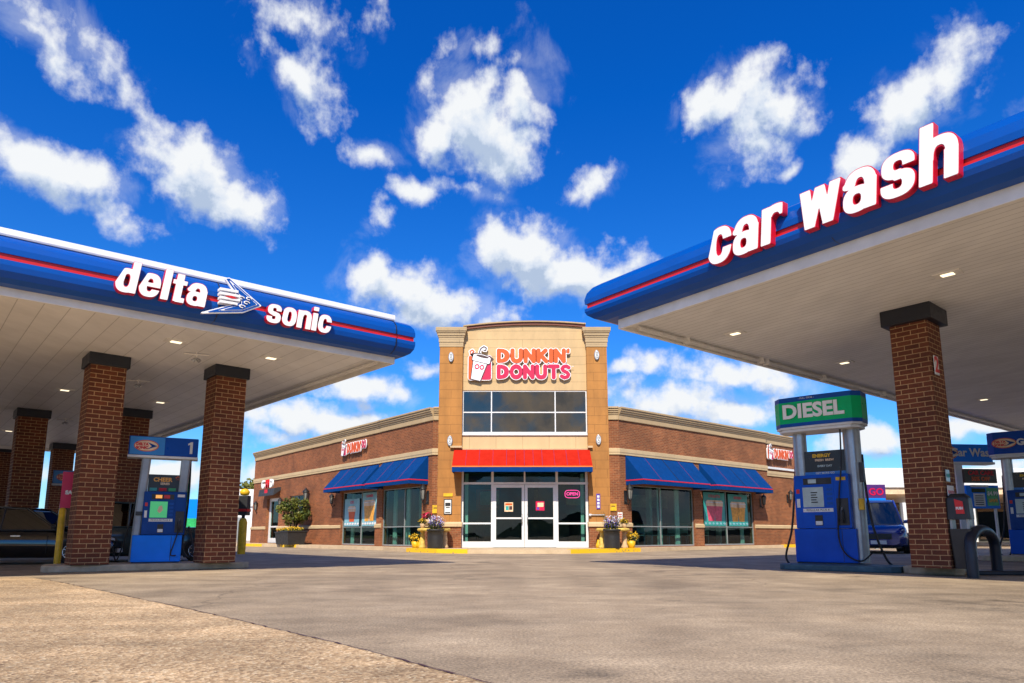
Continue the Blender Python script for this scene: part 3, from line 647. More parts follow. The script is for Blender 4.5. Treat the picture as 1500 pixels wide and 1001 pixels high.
# ---------------------------------------------------------------- the shop
B0=(.4,26,0)
bd=thing('coffee_shop','brick coffee shop with a tall tan corner tower and two receding wings','building',B0)
A=D(632,803,25.9); A.z=0; Bp=D(910,803,25.8); Bp.z=0
FL=Fr(A,140.2); FR_=Fr(Bp,50.2)     # left wing local x is negative away from the tower
FZ=.14
def wall(fr,x0,x1,z0,z1,ops,y0=0,th=.25):
    m=MB(fr); xs=sorted({x0,x1}|{v for o in ops for v in o[:2]}); 
    for a,b in zip(xs,xs[1:]):
        cuts=[(o[2],o[3]) for o in ops if o[0]<=a+1e-6 and o[1]>=b-1e-6]; z=z0
        for c,d in sorted(cuts):
            if c>z+1e-4: m.box(a,b,y0,y0+th,z,c)
            z=d
        if z<z1-1e-4: m.box(a,b,y0,y0+th,z,z1)
    return m
def clean(m,name,mt,parent): 
    o=m.build(name,mt,parent,rel=True); return o
def window(fr,x0,x1,z0,z1,mull,rails,gl,fm,y=.10,t=.035,parent=None,extra=None):
    m=MB(fr); d0,d1=y-.035,y+.035
    m.box(x0,x1,d0,d1,z0,z0+t*1.6); m.box(x0,x1,d0,d1,z1-t,z1); m.box(x0,x0+t,d0-.001,d1+.001,z0,z1); m.box(x1-t,x1,d0-.001,d1+.001,z0,z1)
    for u in mull: m.box(u-t/2,u+t/2,d0-.002,d1+.002,z0+.01,z1-.01)
    for z in rails: m.box(x0+.01,x1-.01,d0+.003,d1-.003,z-t/2,z+t/2)
    f=m.build('window','frame grey' if fm=='g' else 'frame white',bd,rel=True)
    p=MB(fr).box(x0+t*.5,x1-t*.5,y-.004,y+.004,z0+.02,z1-.02).build('pane',gl,f); p.location=-bd.location
    return f
def lbl(o,s): o['label']=s; return o
EX=(0,)
# wings: u ranges, small setbacks like the photographed ones
Lw=[(0,4.05,0),(4.05,8.85,.03),(8.85,15.2,.06),(15.2,19.4,.09)]
for a,b,v in Lw:
    ops=[(-3.80,-.72,.16,2.46)] if a==0 else [(-7.62,-4.32,.16,2.50)] if a<5 else [(-13.85,-12.0,1.40,2.62)] if a<10 else [(-17.15,-15.35,.16,2.62)]
    clean(wall(FL,-b,-a,.0,5.0,ops,v),'wall','brick wall',bd)
Rw=[(0,10.5,0),(10.5,14.2,.10)]
for a,b,v in Rw:
    ops=[(.64,4.60,.16,2.47),(5.22,9.15,.16,2.50)] if a==0 else []
    clean(wall(FR_,a,b,0,5.0,ops,v),'wall','brick wall',bd)
# short frontal returns beside the tower, with sill blocks
for x0,x1,y in ((A.x-.02,-2.70,A.y),(3.55,Bp.x+.02,Bp.y)): clean(MB().box(x0,x1,y,y+.3,0,5.0),'wall','brick wall',bd)
prC=[(0,4.93),(-.05,4.93),(-.05,5.12),(-.075,5.13),(-.075,5.18),(-.12,5.21),(-.12,5.25),(-.16,5.28),(-.16,5.33),(-.20,5.36),(-.20,5.42),(.25,5.42),(.25,4.93)]
def sh(pr,v): return [(y+v,z) for y,z in pr]
for a,b,v in Lw: clean(MB(FL).extx(sh(prC,v),-b-.0,-a),'cornice','cornice stone',bd)
for a,b,v in Rw: clean(MB(FR_).extx(sh([(y,z) for y,z in prC],v),a,b),'cornice','cornice stone',bd)
for x0,x1,y in ((A.x,-2.74,A.y),(3.59,Bp.x,Bp.y)): clean(MB().extx(sh(prC,y),x0,x1),'cornice','cornice stone',bd)
prB=[(0,3.60),(-.045,3.60),(-.045,3.66),(-.06,3.70),(-.06,3.83),(0,3.85)]
for a,b,v in Lw: clean(MB(FL).extx(sh(prB,v),-b,-a),'stone_band','limestone',bd)
clean(MB(FR_).extx(prB,0,10.5),'stone_band','limestone',bd); clean(MB(FR_).extx([(y+.1,z-.22) for y,z in prB],10.5,14.2),'stone_band','limestone',bd)
for x0,x1,y in ((A.x-.03,-2.74,A.y),(3.59,Bp.x+.03,Bp.y)): clean(MB().extx(sh(prB,y),x0,x1),'stone_band','limestone',bd)
prS=[(0,.90),(-.05,.90),(-.05,1.02),(0,1.07)]
def wains(fr,x0,x1,v):
    clean(MB(fr).box(x0,x1,v-.035,v+.001,0,.90),'wainscot','brick wall',bd); clean(MB(fr).extx([(v-.0,.90),(v-.075,.90),(v-.075,1.01),(v,1.06)],x0,x1),'sill_band','limestone',bd)
for x0,x1,v in ((-.70,.0,0),(-4.30,-3.82,0),(-15.3,-7.64,.06),(-19.42,-17.17,.09)): wains(FL,x0,x1,v)
for x0,x1,v in ((0,.62,0),(4.62,5.20,0),(9.17,10.5,0),(10.5,14.2,.1)): wains(FR_,x0,x1,v)
wains(I4@Matrix.Translation((0,A.y,0)),A.x-.02,-2.72,0); wains(I4@Matrix.Translation((0,Bp.y,0)),3.57,Bp.x+.02,0)
# far end walls, back and roof
def W3(fr,x,y): q=fr@Vector((x,y,0)); return (q.x,q.y)
foot=[W3(FL,-19.4,.15),W3(FL,0,.1),(A.x+.1,A.y+.1),(Bp.x-.1,Bp.y+.1),W3(FR_,0,.1),W3(FR_,14.2,.15),W3(FR_,14.2,12),(1,47),W3(FL,-19.4,12)]
clean(MB().prism(foot,4.75,4.85),'roof','roof grey',bd)
clean(MB().prism(foot,.13,.16),'floor','inside floor',bd)
for (p,q) in ((foot[-1],foot[0]),(foot[5],foot[6]),(foot[6],foot[7]),(foot[7],foot[8])):
    p=Vector((*p,0)); q=Vector((*q,0)); d=q-p; az=math.degrees(math.atan2(d.x,d.y)); clean(MB(Fr(p,az)).box(0,d.length,0,.25,0,5.3),'wall','brick wall',bd)
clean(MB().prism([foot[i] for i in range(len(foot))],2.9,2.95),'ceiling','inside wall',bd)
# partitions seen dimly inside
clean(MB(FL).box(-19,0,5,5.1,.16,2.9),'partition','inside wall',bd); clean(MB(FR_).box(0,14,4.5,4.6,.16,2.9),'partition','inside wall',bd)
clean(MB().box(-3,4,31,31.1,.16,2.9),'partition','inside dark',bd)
for fr,x in ((FL,-2.9),(FL,-6.0),(FR_,3.4),(FR_,1.9),(FR_,8.4)): clean(MB(fr).box(x-.08,x+.08,1.3,1.5,.16,2.9),'partition','curtain pale',bd)
for fr,x in ((FL,-3.5),(FL,-2.45),(FR_,4.05),(FR_,2.9),(FR_,8.85),(FL,-7.3)): clean(MB(fr).box(x-.13,x+.13,.45,.50,.16,2.6),'partition','curtain pale',bd)
for fr,x0,x1 in ((FL,-7.5,-1.0),(FR_,1.0,9.0)):
    clean(MB(fr).box(x0,x1,3.2,3.8,.16,1.15),'counter','wood brown',bd); clean(MB(fr).box(x0+.5,x1-.5,4.35,4.42,1.9,2.5),'menu_panel','drink cream',bd)
clean(MB().box(-1.5,2.4,29.0,29.6,.16,1.2),'counter','wood brown',bd); clean(MB().box(-1.6,-.3,30.8,30.9,1.7,2.6),'menu_panel','orange',bd); clean(MB().box(.9,2.3,30.8,30.9,1.7,2.6),'menu_panel','drink cream',bd)
# windows of the wings
window(FL,-3.80,-.72,.16,2.46,(-2.09,),(.92,),'shop glass','g'); window(FL,-7.62,-4.32,.16,2.50,(-5.83,),(.94,),'shop glass','g',y=.16)
window(FR_,.64,4.60,.16,2.47,(2.45,),(.92,),'shop glass','g'); window(FR_,5.22,9.15,.16,2.50,(7.04,),(.94,),'shop glass','g')
window(FL,-13.85,-12.0,1.40,2.62,(-12.9,),(),'shop glass','g',y=.2)
# side door of the left wing
fr=FL; m=MB(fr); y=.30
m.box(-17.15,-16.95,y-.04,y+.04,.16,2.62).box(-15.6,-15.35,y-.04,y+.04,.16,2.62).box(-17.15,-15.35,y-.039,y+.039,2.45,2.62).box(-17.0,-15.5,y-.038,y+.038,.16,.42).box(-17.0,-15.5,y-.03,y+.03,1.0,1.08)
dr=m.build('door','frame white',bd,rel=True); p=MB(fr).box(-17.05,-15.45,y-.006,y+.006,.3,2.5).build('pane','shop glass',dr); p.location=-bd.location
# tower
TX0,TX1=-1.88,2.84
for x0,x1 in ((-2.76,-1.88),(2.84,3.62)):
    clean(MB().box(x0,x1,25.42,26.6,1.0,7.72),'pilaster','tan plaster',bd)
    clean(MB().box(x0-.02,x1+.02,25.37,26.6,0,.90),'wainscot','brick wall',bd)
    clean(MB().extx([(26.0,.90),(25.31,.90),(25.31,1.0),(25.36,1.07),(26.0,1.07)],x0-.05,x1+.05),'sill_band','limestone',bd)
    m=MB()
    for k,(o,za,zb) in enumerate(((.02,7.70,7.88),(.04,7.88,8.06),(.06,8.06,8.13),(.09,8.13,8.24),(.12,8.24,8.30),(.15,8.30,8.44))): m.box(x0-o,x1+o,25.42-o,26.6+o*.5,za,zb)
    clean(m,'cornice','cornice stone',bd)
# arched front panel with the sign, coping following the arc
n=20; arc=[(TX0+(TX1-TX0)*k/n,8.42+.19*(1-((k/n-.58)/.58)**2)) for k in range(n+1)]
clean(MB().exty([(TX0,6.03)]+[(TX1,6.03)]+arc[::-1],25.60,25.9),'wall','cream panel',bd)
m=MB(); 
for (xa,za),(xb,zb) in zip(arc,arc[1:]): m.exty([(xa,za),(xb,zb),(xb,zb+.10),(xa,za+.10)],25.52,26.1)
clean(m,'coping','coping brown',bd)
m=MB()
for (xa,za),(xb,zb) in zip(arc,arc[1:]): m.exty([(xa,za+.10),(xb,zb+.10),(xb,zb+.15),(xa,za+.15)],25.46,26.1)
clean(m,'coping_edge','cornice stone',bd)
clean(MB().box(-2.7,3.55,26.6,30,4.8,8.0),'wall','tan plaster',bd)
clean(MB().box(TX0,TX1,25.60,25.8,3.76,4.36),'wall','cream flat',bd)
clean(MB().box(TX0,TX1,25.54,25.6,4.30,4.37),'sill','frame white',bd)
w=window(I4,TX0,TX1,4.37,6.03,(-.78,1.64),(5.19,),'upper glass','w',y=25.66,t=.042); w['label']='tall white framed window above the entrance'
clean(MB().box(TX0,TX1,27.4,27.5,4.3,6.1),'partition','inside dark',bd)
for x in (-1.0,-.35,2.15): clean(MB().box(x-.06,x+.06,26.0,26.1,4.3,6.1),'partition','curtain pale',bd)
# entrance: storefront frame, sidelights, transoms, double door
m=MB(); Y0,Y1=25.62,25.70
for x in (TX0+.02,-.74,1.66,TX1-.07): m.box(x-.035,x+.055,Y0,Y1,.14,3.76)
m.box(TX0,TX1,Y0+.004,Y1-.004,2.46,2.54).box(TX0,TX1,Y0+.004,Y1-.004,3.68,3.76).box(.44,.50,Y0+.002,Y1-.002,2.5,3.7)
m.box(TX0+.06,-.75,Y0+.005,Y1-.005,.14,.36).box(1.70,TX1-.08,Y0+.005,Y1-.005,.14,.36).box(TX0+.06,-.75,Y0+.006,Y1-.006,.99,1.05).box(1.70,TX1-.08,Y0+.006,Y1-.006,.99,1.05)
f=m.build('storefront_frame','frame white',bd,rel=True)
for x0,x1,z0,z1 in ((TX0+.04,-.74,.3,2.48),(1.68,TX1-.06,.3,2.48),(TX0+.04,-.74,2.5,3.7),(-.70,.45,2.5,3.7),(.49,1.64,2.5,3.7),(1.68,TX1-.06,2.5,3.7)):
    p=MB().box(x0,x1,25.655,25.665,z0,z1).build('pane','shop glass',f); p.location=-bd.location
for x0,x1,hx in ((-.69,.462,.37),(.478,1.63,.57)):
    m=MB(); m.box(x0,x0+.10,25.61,25.675,.15,2.45).box(x1-.10,x1,25.61,25.675,.15,2.45).box(x0+.1,x1-.1,25.612,25.673,2.34,2.45).box(x0+.1,x1-.1,25.612,25.673,.15,.42).box(x0+.1,x1-.1,25.615,25.67,1.18,1.24)
    d=m.build('door','frame white',bd,rel=True); p=MB().box(x0+.09,x1-.09,25.64,25.65,.4,2.36).build('pane','shop glass',d); p.location=-bd.location
    h=MB().tube([(hx,25.60,1.02),(hx,25.54,1.02),(hx,25.54,1.36),(hx,25.60,1.36)],.018,8).build('handle','aluminium',d); h.location=-bd.location
for x in (-1.72,2.66): clean(MB().box(x-.06,x+.06,26.1,26.2,.16,2.9),'partition','curtain pale',bd)
clean(MB().box(TX0,TX1,25.72,26.9,3.70,3.75),'ceiling','inside dark',bd)
# awnings
def awning(fr,x0,x1,zt,zf,zb,pj,seams,red=False,lab=None,y=0):
    m=MB(fr); pr=[(y,zt),(y-pj,zf),(y-pj,zf-.02),(y,zf-.02)]
    a=m.extx(pr,x0,x1).build('awning','awning red' if red else 'awning blue',bd,rel=True)
    if lab: a['label']=lab
    def kid(m,n,mt): q=m.build(n,mt,a); q.location=-bd.location
    kid(MB(fr).box(x0,x1,y-pj-.004,y-pj+.02,zb,zf-.015).box(x0-.002,x0+.02,y-pj,y,zb,zf-.015).box(x1-.02,x1+.002,y-pj,y,zb,zf-.015),'valance','awning blue')
    kid(MB(fr).box(x0-.004,x1+.004,y-pj-.01,y-pj-.004,zf-.045,zf-.005).box(x0-.008,x0-.003,y-pj-.006,y,zf-.045,zf-.005).box(x1+.003,x1+.008,y-pj-.006,y,zf-.045,zf-.005),'stripe','awning orange' if red else 'awning stripe')
    m=MB(fr); d=(zt-zf)/pj; nl=math.hypot(1,d); ny,nz=-d/nl*.012,1/nl*.012
    for sx in seams: m.extx([(y,zt),(y-pj,zf),(y-pj+ny,zf+nz),(y+ny,zt+nz)],sx-.007,sx+.007)
    kid(m,'seam','ink black' if not red else 'awning pinstripe')
    for k in range(len(seams)+1):
        m=MB(fr); e=[x0]+list(seams)+[x1]; c=(e[k]+e[k+1])/2; m.extx([(y,zt),(y-pj,zf),(y-pj+ny*.5,zf+nz*.5),(y+ny*.5,zt+nz*.5)],c-.006,c+.006); kid(m,'pinstripe','awning pinstripe')
    return a
awning(FL,-3.78,-.32,3.60,2.68,2.50,.84,(-2.05,),lab='blue awning of the left wing nearest the tower'); awning(FL,-7.85,-4.2,3.60,2.68,2.50,.84,(-5.9,),lab='farther blue awning of the left wing',y=.06)
awning(FR_,.36,4.60,3.60,2.66,2.46,.84,(2.55,),lab='blue awning of the right wing nearest the tower'); awning(FR_,5.06,9.45,3.60,2.66,2.46,.84,(7.25,),lab='farther blue awning of the right wing')
awning(I4,-2.16,2.90,3.74,3.06,2.84,.80,(-1.2,-.2,.45,1.1,2.0),red=True,lab='red awning with a blue hem over the entrance',y=25.41)
m=MB(); m.box(-2.30,-1.86,25.30,25.42,3.80,3.87).box(2.82,3.0,25.30,25.42,3.80,3.87).box(-1.9,2.9,25.50,25.6,3.70,3.80); clean(m,'ledge','limestone',bd)
# small dark door hood on left wing
a=MB(FL).extx([(.18,3.20),(-.30,3.10),(-.36,2.72),(-.33,2.72),(.18,3.1)],-17.35,-15.1).build('awning','awning charcoal',bd,rel=True); a['label']='small charcoal door hood at the far end of the left wing'
q=MB(FL).box(-16.5,-16.05,-.335,-.325,2.74,3.08).build('badge','awning stripe',a); q.location=-bd.location
# ---------------------------------------------------------------- pump islands
def island(name,label,fr_pts,depth,h,mt,az,cham=.12):
    p,q=fr_pts; L=(q-p).length; d=q-p; az=math.degrees(math.atan2(d.x,d.y)); f=Fr(p,az)
    t=thing(name,label,'island',(p.x,p.y,0),azr(az))
    c=cham; MB().prism([(c,0),(L-c,0),(L,c),(L,depth-c),(L-c,depth),(c,depth),(0,depth-c),(0,c)],0,h).build('slab',mt,t,bevel=.018)
    return t
island('pump_island','low sunlit concrete island under the left brick columns and pump 1',(G(58,840),G(366,832.5)),.95,.115,'island concrete',58)
island('pump_island','low dark painted island under the diesel pump',(G(1139,834.5),G(1318,840.5)),.95,.10,'island painted',0)
island('pump_island','short concrete plinth under the right brick column',(G(1321,840.5),G(1412,843.5)),.95,.12,'island concrete',0)
island('pump_island','concrete island under the far right blue pump',(G(1437,822),G(1530,823.5)),1.0,.12,'island concrete',0)

def hose(pts,n=14):
    P=[Vector(p) for p in pts]; out=[]
    for i in range(len(P)-1):
        a=P[max(i-1,0)];b=P[i];c=P[i+1];d=P[min(i+2,len(P)-1)]
        for k in range(n):
            t=k/n; out.append(.5*((2*b)+(c-a)*t+(2*a-5*b+4*c-d)*t*t+(3*b-a-3*c+d)*t**3))
    out.append(P[-1]); return out
def nozzle(t,x,y,z,s=1,grip='plastic black'):
    m=MB(); m.tube([(x,y,z),(x-.01*s,y-.04*s,z+.06*s),(x-.01*s,y-.02*s,z+.16*s)],[.022*s,.03*s,.022*s],10); m.tube([(x,y-.05*s,z-.02*s),(x,y-.09*s,z+.05*s),(x,y-.05*s,z+.12*s)],.008*s,6)
    n=m.build('nozzle',grip,t); MB().tube([(x-.01*s,y-.02*s,z+.16*s),(x-.01*s,y+.03*s,z+.21*s)],.011*s,8).build('spout','aluminium',n)
def round_prism(w,d,c,n=1):
    return [(-w+c,-d),(w-c,-d),(w,-d+c),(w,d-c),(w-c,d),(-w+c,d),(-w,d-c),(-w,-d+c)]
def pump(label,loc,az,kind,num=None,grp='fuel dispensers'):
    t=thing('fuel_pump',label,'fuel pump',loc,azr(az),grp)
    if kind=='A':       # slim dispenser with box valence
        w,dp=.40,.20; z1,z2,z3,z4,z5=.49,1.27,1.59,1.88,2.27; body='pump blue'; up='pump navy'; k=1
    else:
        w,dp=.53,.24; z1,z2,z3,z4,z5=.62,1.60,2.06,2.42,3.08; body='pump royal'; up='pump royal' if kind=='D' else 'pump navy'; k=1.26
    MB().box(-w,w,-dp,dp,.02,z1).build('lower_cabinet',body,t,bevel=.012); MB().box(-w+.02,w-.02,-dp+.02,dp-.02,0,.03).build('plinth','plastic black',t)
    m=MB().box(w*.56-.004,w*.56+.004,-dp-.002,-dp+.002,.04,z1-.02); m.build('door_seam','ink black',t)
    x0,x1=(-w+.13*k,w+.03) if kind=='A' else (-w+.05,w-.06)
    u=MB().box(x0,x1,-dp-.015,dp+.015,z1+.006,z2).build('upper_cabinet',up,t,bevel=.014)
    W_=x1-x0; xs=lambda f:x0+W_*f; zs=lambda f:z1+(z2-z1)*f; F=-dp-.016
    MB().box(xs(.13),xs(.73),F-.004,F+.004,zs(.05),zs(.97)).build('face_panel','pump navy' if kind!='D' else 'pump royal',u,bevel=.004)
    MB().box(xs(.18),xs(.70),F-.007,F,zs(.82),zs(.94)).build('price_display','ink black',u)
    q=MB(); q.box(xs(.27),xs(.42),F-.009,F-.006,zs(.845),zs(.92)); q.build('price_light','led orange' if kind=='A' else 'screen pale',u)
    MB().box(xs(.46),xs(.60),F-.009,F-.006,zs(.845),zs(.92)).build('price_light','fascia red' if kind=='A' else 'plastic black',u)
    scr='screen glow' if kind=='A' else 'screen pale'
    MB().box(xs(.16),xs(.56 if kind=='A' else .54),F-.010,F-.004,zs(.40),zs(.77)).build('screen',scr,u)
    if kind=='A':
        m=MB(); m.exty([(xs(.33),zs(.55)),(xs(.39),zs(.50)),(xs(.46),zs(.58)),(xs(.43),zs(.68)),(xs(.36),zs(.66))],F-.013,F-.010); m.build('screen_picture','drink cream',u)
    else:
        m=MB(); 
        for i in range(5): m.box(xs(.31),xs(.31+.12-.02*(i%2)),F-.013,F-.010,zs(.48+.045*i),zs(.50+.045*i))
        m.build('screen_picture','ink black',u)
    for r_i in range(4): MB().box(xs(.60),xs(.70),F-.010,F-.005,zs(.44+.085*r_i),zs(.49+.085*r_i)).build('key','fascia blue',u)
    MB().box(xs(.15),xs(.70),F-.009,F-.005,zs(.31),zs(.375)).build('label_strip','paper white',u); text('REGULAR PLUS 4',.042*k,'label_text','ink black',u,(xs(.42),F-.010,zs(.343)),ext=.001)
    MB().box(xs(.36),xs(.50),F-.012,F,zs(.06),zs(.25)).build('card_slot','ink black',u); MB().box(xs(.37),xs(.49),F-.020,F-.011,zs(.07),zs(.14)).build('receipt','paper white',u)
    MB().box(xs(.04),xs(.10),F-.006,F,zs(.40),zs(.56)).build('sticker','paper white',u); MB().box(xs(.04),xs(.10),F-.006,F,zs(.66),zs(.74)).build('sticker','fascia red',u)
    MB().box(xs(.76),xs(.97),F-.01,F+.01,zs(.06),zs(.55)).build('nozzle_boot','plastic black',u,bevel=.006)
    MB().box(xs(.78),xs(.95),F-.006,F,zs(.88),zs(.94)).build('grade_label','paper white' if kind=='A' else 'yellow paint',u)
    nozzle(u,xs(.87),F-.03,zs(.12),k)
    # topper
    ta,tb=(x0+.05*k,x1-.10*k) if kind=='A' else (x0+.10,x1-.02)
    tp=MB().box(ta,tb,-.05,.05,z2+.004,z3).build('ad_topper','ad black',t,bevel=.004)
    MB().box(ta-.015,ta-.001,-.052,.052,z2+.004,z3+.01).build('topper_frame','frame white' if kind=='A' else 'plastic black',tp); MB().box(tb+.001,tb+.015,-.052,.052,z2+.004,z3+.01).build('topper_frame','frame white' if kind=='A' else 'plastic black',tp)
    h=z3-z2; c=(ta+tb)/2
    if kind=='A':
        text('CHEER',.10,'ad_text','drink orange',tp,(c-.04,-.054,z2+h*.70),.004,.002); text('SERIES',.055,'ad_text','drink cream',tp,(c,-.054,z2+h*.47),.002,.002)
        for i,cc in enumerate(('teal poster','awning stripe','screen green')): MB().box(ta+.03+i*.155,ta+.15+i*.155,-.056,-.050,z2+.02,z2+.075).build('ad_picture',cc,tp)
        text('*',.15,'ad_text','orange',tp,(tb-.07,-.054,z2+h*.70),.01,.002)
    else:
        text('ENERGY',.085,'ad_text','yellow paint',tp,(c-.05,-.054,z2+h*.80),.004,.002); text('FRESH  BREW',.055,'ad_text','drink cream',tp,(c,-.054,z2+h*.62),.002,.002); text('EVERY DAY',.05,'ad_text','screen pale',tp,(c,-.054,z2+h*.38),.002,.002)
        MB().box(ta+.03,tb-.02,-.056,-.050,z2+.015,z2+.07).build('ad_strip','light blue',tp); text('GET MORE GO',.05,'ad_text','paper white',tp,(c,-.058,z2+.043),.002,.002)
    # posts
    if kind=='A':
        for sgn,xa,xb in ((-1,-w-.0,-w+.12),(1,w-.13,w-.0)):
            m=MB(); 
            pr=[(xa,.0),(xa+.20*(1 if sgn<0 else 1)*.62,.0)]
            b0,b1=(-w-.035,-w+.10) if sgn<0 else (w-.16,w-.02); t0,t1=(-w+.05,-w+.20) if sgn<0 else (w-.10,w+.06)
            m.loft([[(b0,-.10,.02),(b1,-.10,.02),(b1,.14,.02),(b0,.14,.02)],[(t0,-.10,z4+.02),(t1,-.10,z4+.02),(t1,.14,z4+.02),(t0,.14,z4+.02)]],smooth=False); m.build('post','post grey',t,bevel=.03)
        MB().box(-w+.02,-w+.14,-.14,-.10,z1+.35,z1+.42).build('hose_clip','plastic black',t)
    else:
        for x,rr in ((-w+.12,.125),(w-.02,.15)):
            m=MB().lathe([(rr,.02),(rr*.97,z4+.02)],(x,.03,0),20); m.build('post','aluminium',t)
    # valence
    if kind=='A':
        pts=[(-.58,-.16),(.56,-.16),(.58,.18),(-.58,.18)]; v=MB().prism(pts,z4+.045,z5).build('valence','valence blue',t,bevel=.012)
        MB().prism([(x*1.015,y*1.04) for x,y in pts],z4,z4+.045).build('valence_trim','frame white',v,bevel=.008)
        MB().box(-.56,.0,-.168,-.1605,z4+.055,z5-.012).build('badge_field','light blue',v)
        oval(v,-.30,-.168,(z4+z5)/2+.02,.20,.105)
        if num:
            zc=(z4+z5)/2+.02; MB().exty([(.42,zc-.11),(.465,zc-.11),(.465,zc+.11),(.435,zc+.11),(.385,zc+.075),(.385,zc+.045),(.42,zc+.06)],-.172,-.161).build('number','paper white',v)
    else:
        W2,D2=.77,.34; c=.16
        pts=[(-W2,-D2+.18),(-W2+.13,-D2+.02),(0,-D2-.02),(W2-.13,-D2),(W2,-D2+.14),(W2,D2-.14),(W2-.13,D2),(-W2+.13,D2),(-W2,D2-.18)]
        top='fascia blue' if kind=='D' else 'valence blue'
        v=MB().prism([(x*.93,y*.93) for x,y in pts],z4,z4+.055).build('valence_soffit','frame white',t,bevel=.01)
        MB().prism([(x*.99,y*.99) for x,y in pts],z4+.055,z4+.10).build('valence_trim','frame white',v,bevel=.01)
        MB().prism([(x*1.0,y*1.0) for x,y in pts],z4+.10,z4+.165).build('valence_band',top,v); MB().prism([(x*1.004,y*1.004) for x,y in pts],z4+.165,z5-.09).build('valence','valence green' if kind=='D' else 'valence blue',v)
        MB().prism([(x*1.0,y*1.0) for x,y in pts],z5-.09,z5).build('valence_band',top,v)
        zc=(z4+.165+z5-.09)/2
        if kind=='D':
            text('DIESEL',.36,'lettering','letter white',v,(-.03,-.372,zc),.014,.006,sx=1.02,rz=R(.9)); text('- FULL SERVE -',.045,'lettering','paper white',v,(-.12,-.375,z5-.045),0,.002)
        else:
            oval(v,-.42,-.365,zc,.26,.13); text('Gas & Go',.22,'lettering','paper white',v,(.28,-.372,zc),.01,.006)
    # hoses
    if kind=='A':
        MB().tube(hose([(w+.06,.02,z4),(w+.07,-.02,1.3),(w+.05,-.06,.7),(w+.02,-.10,.3),(w+.12,-.12,.10),(w+.20,-.1,.25),(w+.10,-.12,.65)]),.016,8).build('hose','rubber black',t)
        MB().tube(hose([(w-.06,-dp-.04,z1+.12),(w-.12,-dp-.05,z1-.12),(w-.17,-dp-.05,z1-.34),(w-.08,-dp-.05,z1-.36)]),.011,8).build('hose','rubber black',t)
        MB().tube(hose([(w+.03,.06,z4),(w+.06,.05,1.5),(w+.03,.05,1.05),(w+.05,.05,.75)]),.022,8).build('hose','screen green',t)
        MB().tube(hose([(-w+.15,.1,z4),(-w+.02,.15,1.2),(-w-.10,.2,.5),(-w-.22,.2,.05),(-w-.3,.2,.3)]),.012,8).build('hose','rubber black',t)
    else:
        MB().tube(hose([(-w-.0,.12,2.0),(-w-.03,-.02,1.25),(-w-.10,-.08,.6),(-w-.24,-.06,.12),(-w-.14,-.05,-.05),(-w-.0,-.05,.05),(-w+.02,.0,.5),(-w+.02,0,1.1)]),.02,8).build('hose','rubber black',t)
        MB().tube(hose([(w-.16,-.15,z4),(w-.15,-dp-.06,1.75),(w-.22,-dp-.07,1.2),(w-.28,-dp-.06,.5),(w-.18,-dp-.06,.18),(w+.05,-dp-.02,.06),(w+.2,-.1,.2)]),.014,8).build('hose','rubber black',t)
        MB().tube(hose([(w+.13,.05,1.95),(w+.16,.0,1.3),(w+.24,-.02,.6),(w+.38,.05,.1),(w+.5,.1,-.05)]),.02,8).build('hose','rubber black',t)
        MB().box(w+.10,w+.16,-.08,.0,1.45,1.8).build('hose_clip','plastic black',t); MB().box(w+.06,w+.14,-.16,-.08,.95,1.15).build('tag','yellow paint' if kind=='D' else 'plastic black',t)
    return t
def oval(parent,x,y,z,a,b):
    def el(a,b,cx=0): return [(x+cx+a*math.cos(2*math.pi*k/28),z+b*math.sin(2*math.pi*k/28)) for k in range(28)]
    o=MB().exty(el(a,b),y-.004,y).build('badge','orange',parent); MB().exty(el(a*.93,b*.86),y-.006,y-.003).build('badge_face','drink cream',o)
    MB().exty([(x+.10*a,z+.60*b),(x+.90*a,z),(x+.10*a,z-.62*b),(x+.42*a,z-.05*b)],y-.008,y-.005).build('badge_arrow','pump navy',o)
    text('DELTA',b*.62,'badge_text','awning stripe',o,(x-.33*a,y-.008,z+.24*b),.004,.001); text('SONIC',b*.62,'badge_text','awning stripe',o,(x-.33*a,y-.008,z-.36*b),.004,.001)
pz=.115
pp=G(225,825,pz); p1=pump('slim blue fuel pump number 1 with a green screen between two left brick columns',(pp.x-.06,pp.y+.17,pz),62,'A','1')
pp=G(1213,826,.10); pump('tall royal blue pump under a green diesel sign',(pp.x+.14,pp.y+.20,.10),130,'D')
pp=G(1500,813,.12); pump('navy fuel pump cut by the right edge of the photo',(pp.x+.38,pp.y+.05,.12),126,'G')
pp=D(108,783,18.2); pump('distant blue pump half hidden behind the nearest left brick column',(pp.x,pp.y,.0),62,'A')

# far pay-point sign with posts behind the right pump
vb=D(1350,677,20.5); vt=D(1350,652,20.5)
t=thing('station_totem','bright blue sign board on white posts behind the far right pump','sign',(vb.x,20.5,0),R(6))
z0_,z1_=vb.z,vt.z
MB().box(-.3,2.2,-.15,.15,z0_,z1_+.02).build('board','pump blue',t,bevel=.01); MB().box(-.33,2.23,-.18,.18,z0_-.07,z0_).build('trim','frame white',t)
text('Car Wash',.34,'lettering','paper white',t,(1.55,-.16,(z0_+z1_)/2+.02),.008,.004)
oval(t,.78,-.156,(z0_+z1_)/2+.02,.30,.20)
for x in (.06,1.0): MB().box(x,x+.22,-.1,.1,0,z0_-.07).build('post','frame white',t)
bb=D(1417,745,19.5); bt=D(1470,712,19.5)
t=thing('advert_board','tilted blue notice board of green and white bills beside the far right pump','notice board',(bb.x,19.5,0),R(8))
MB().box(0,1.02,-.04,.04,bb.z,bt.z+.02).build('board','pump blue',t,bevel=.01)
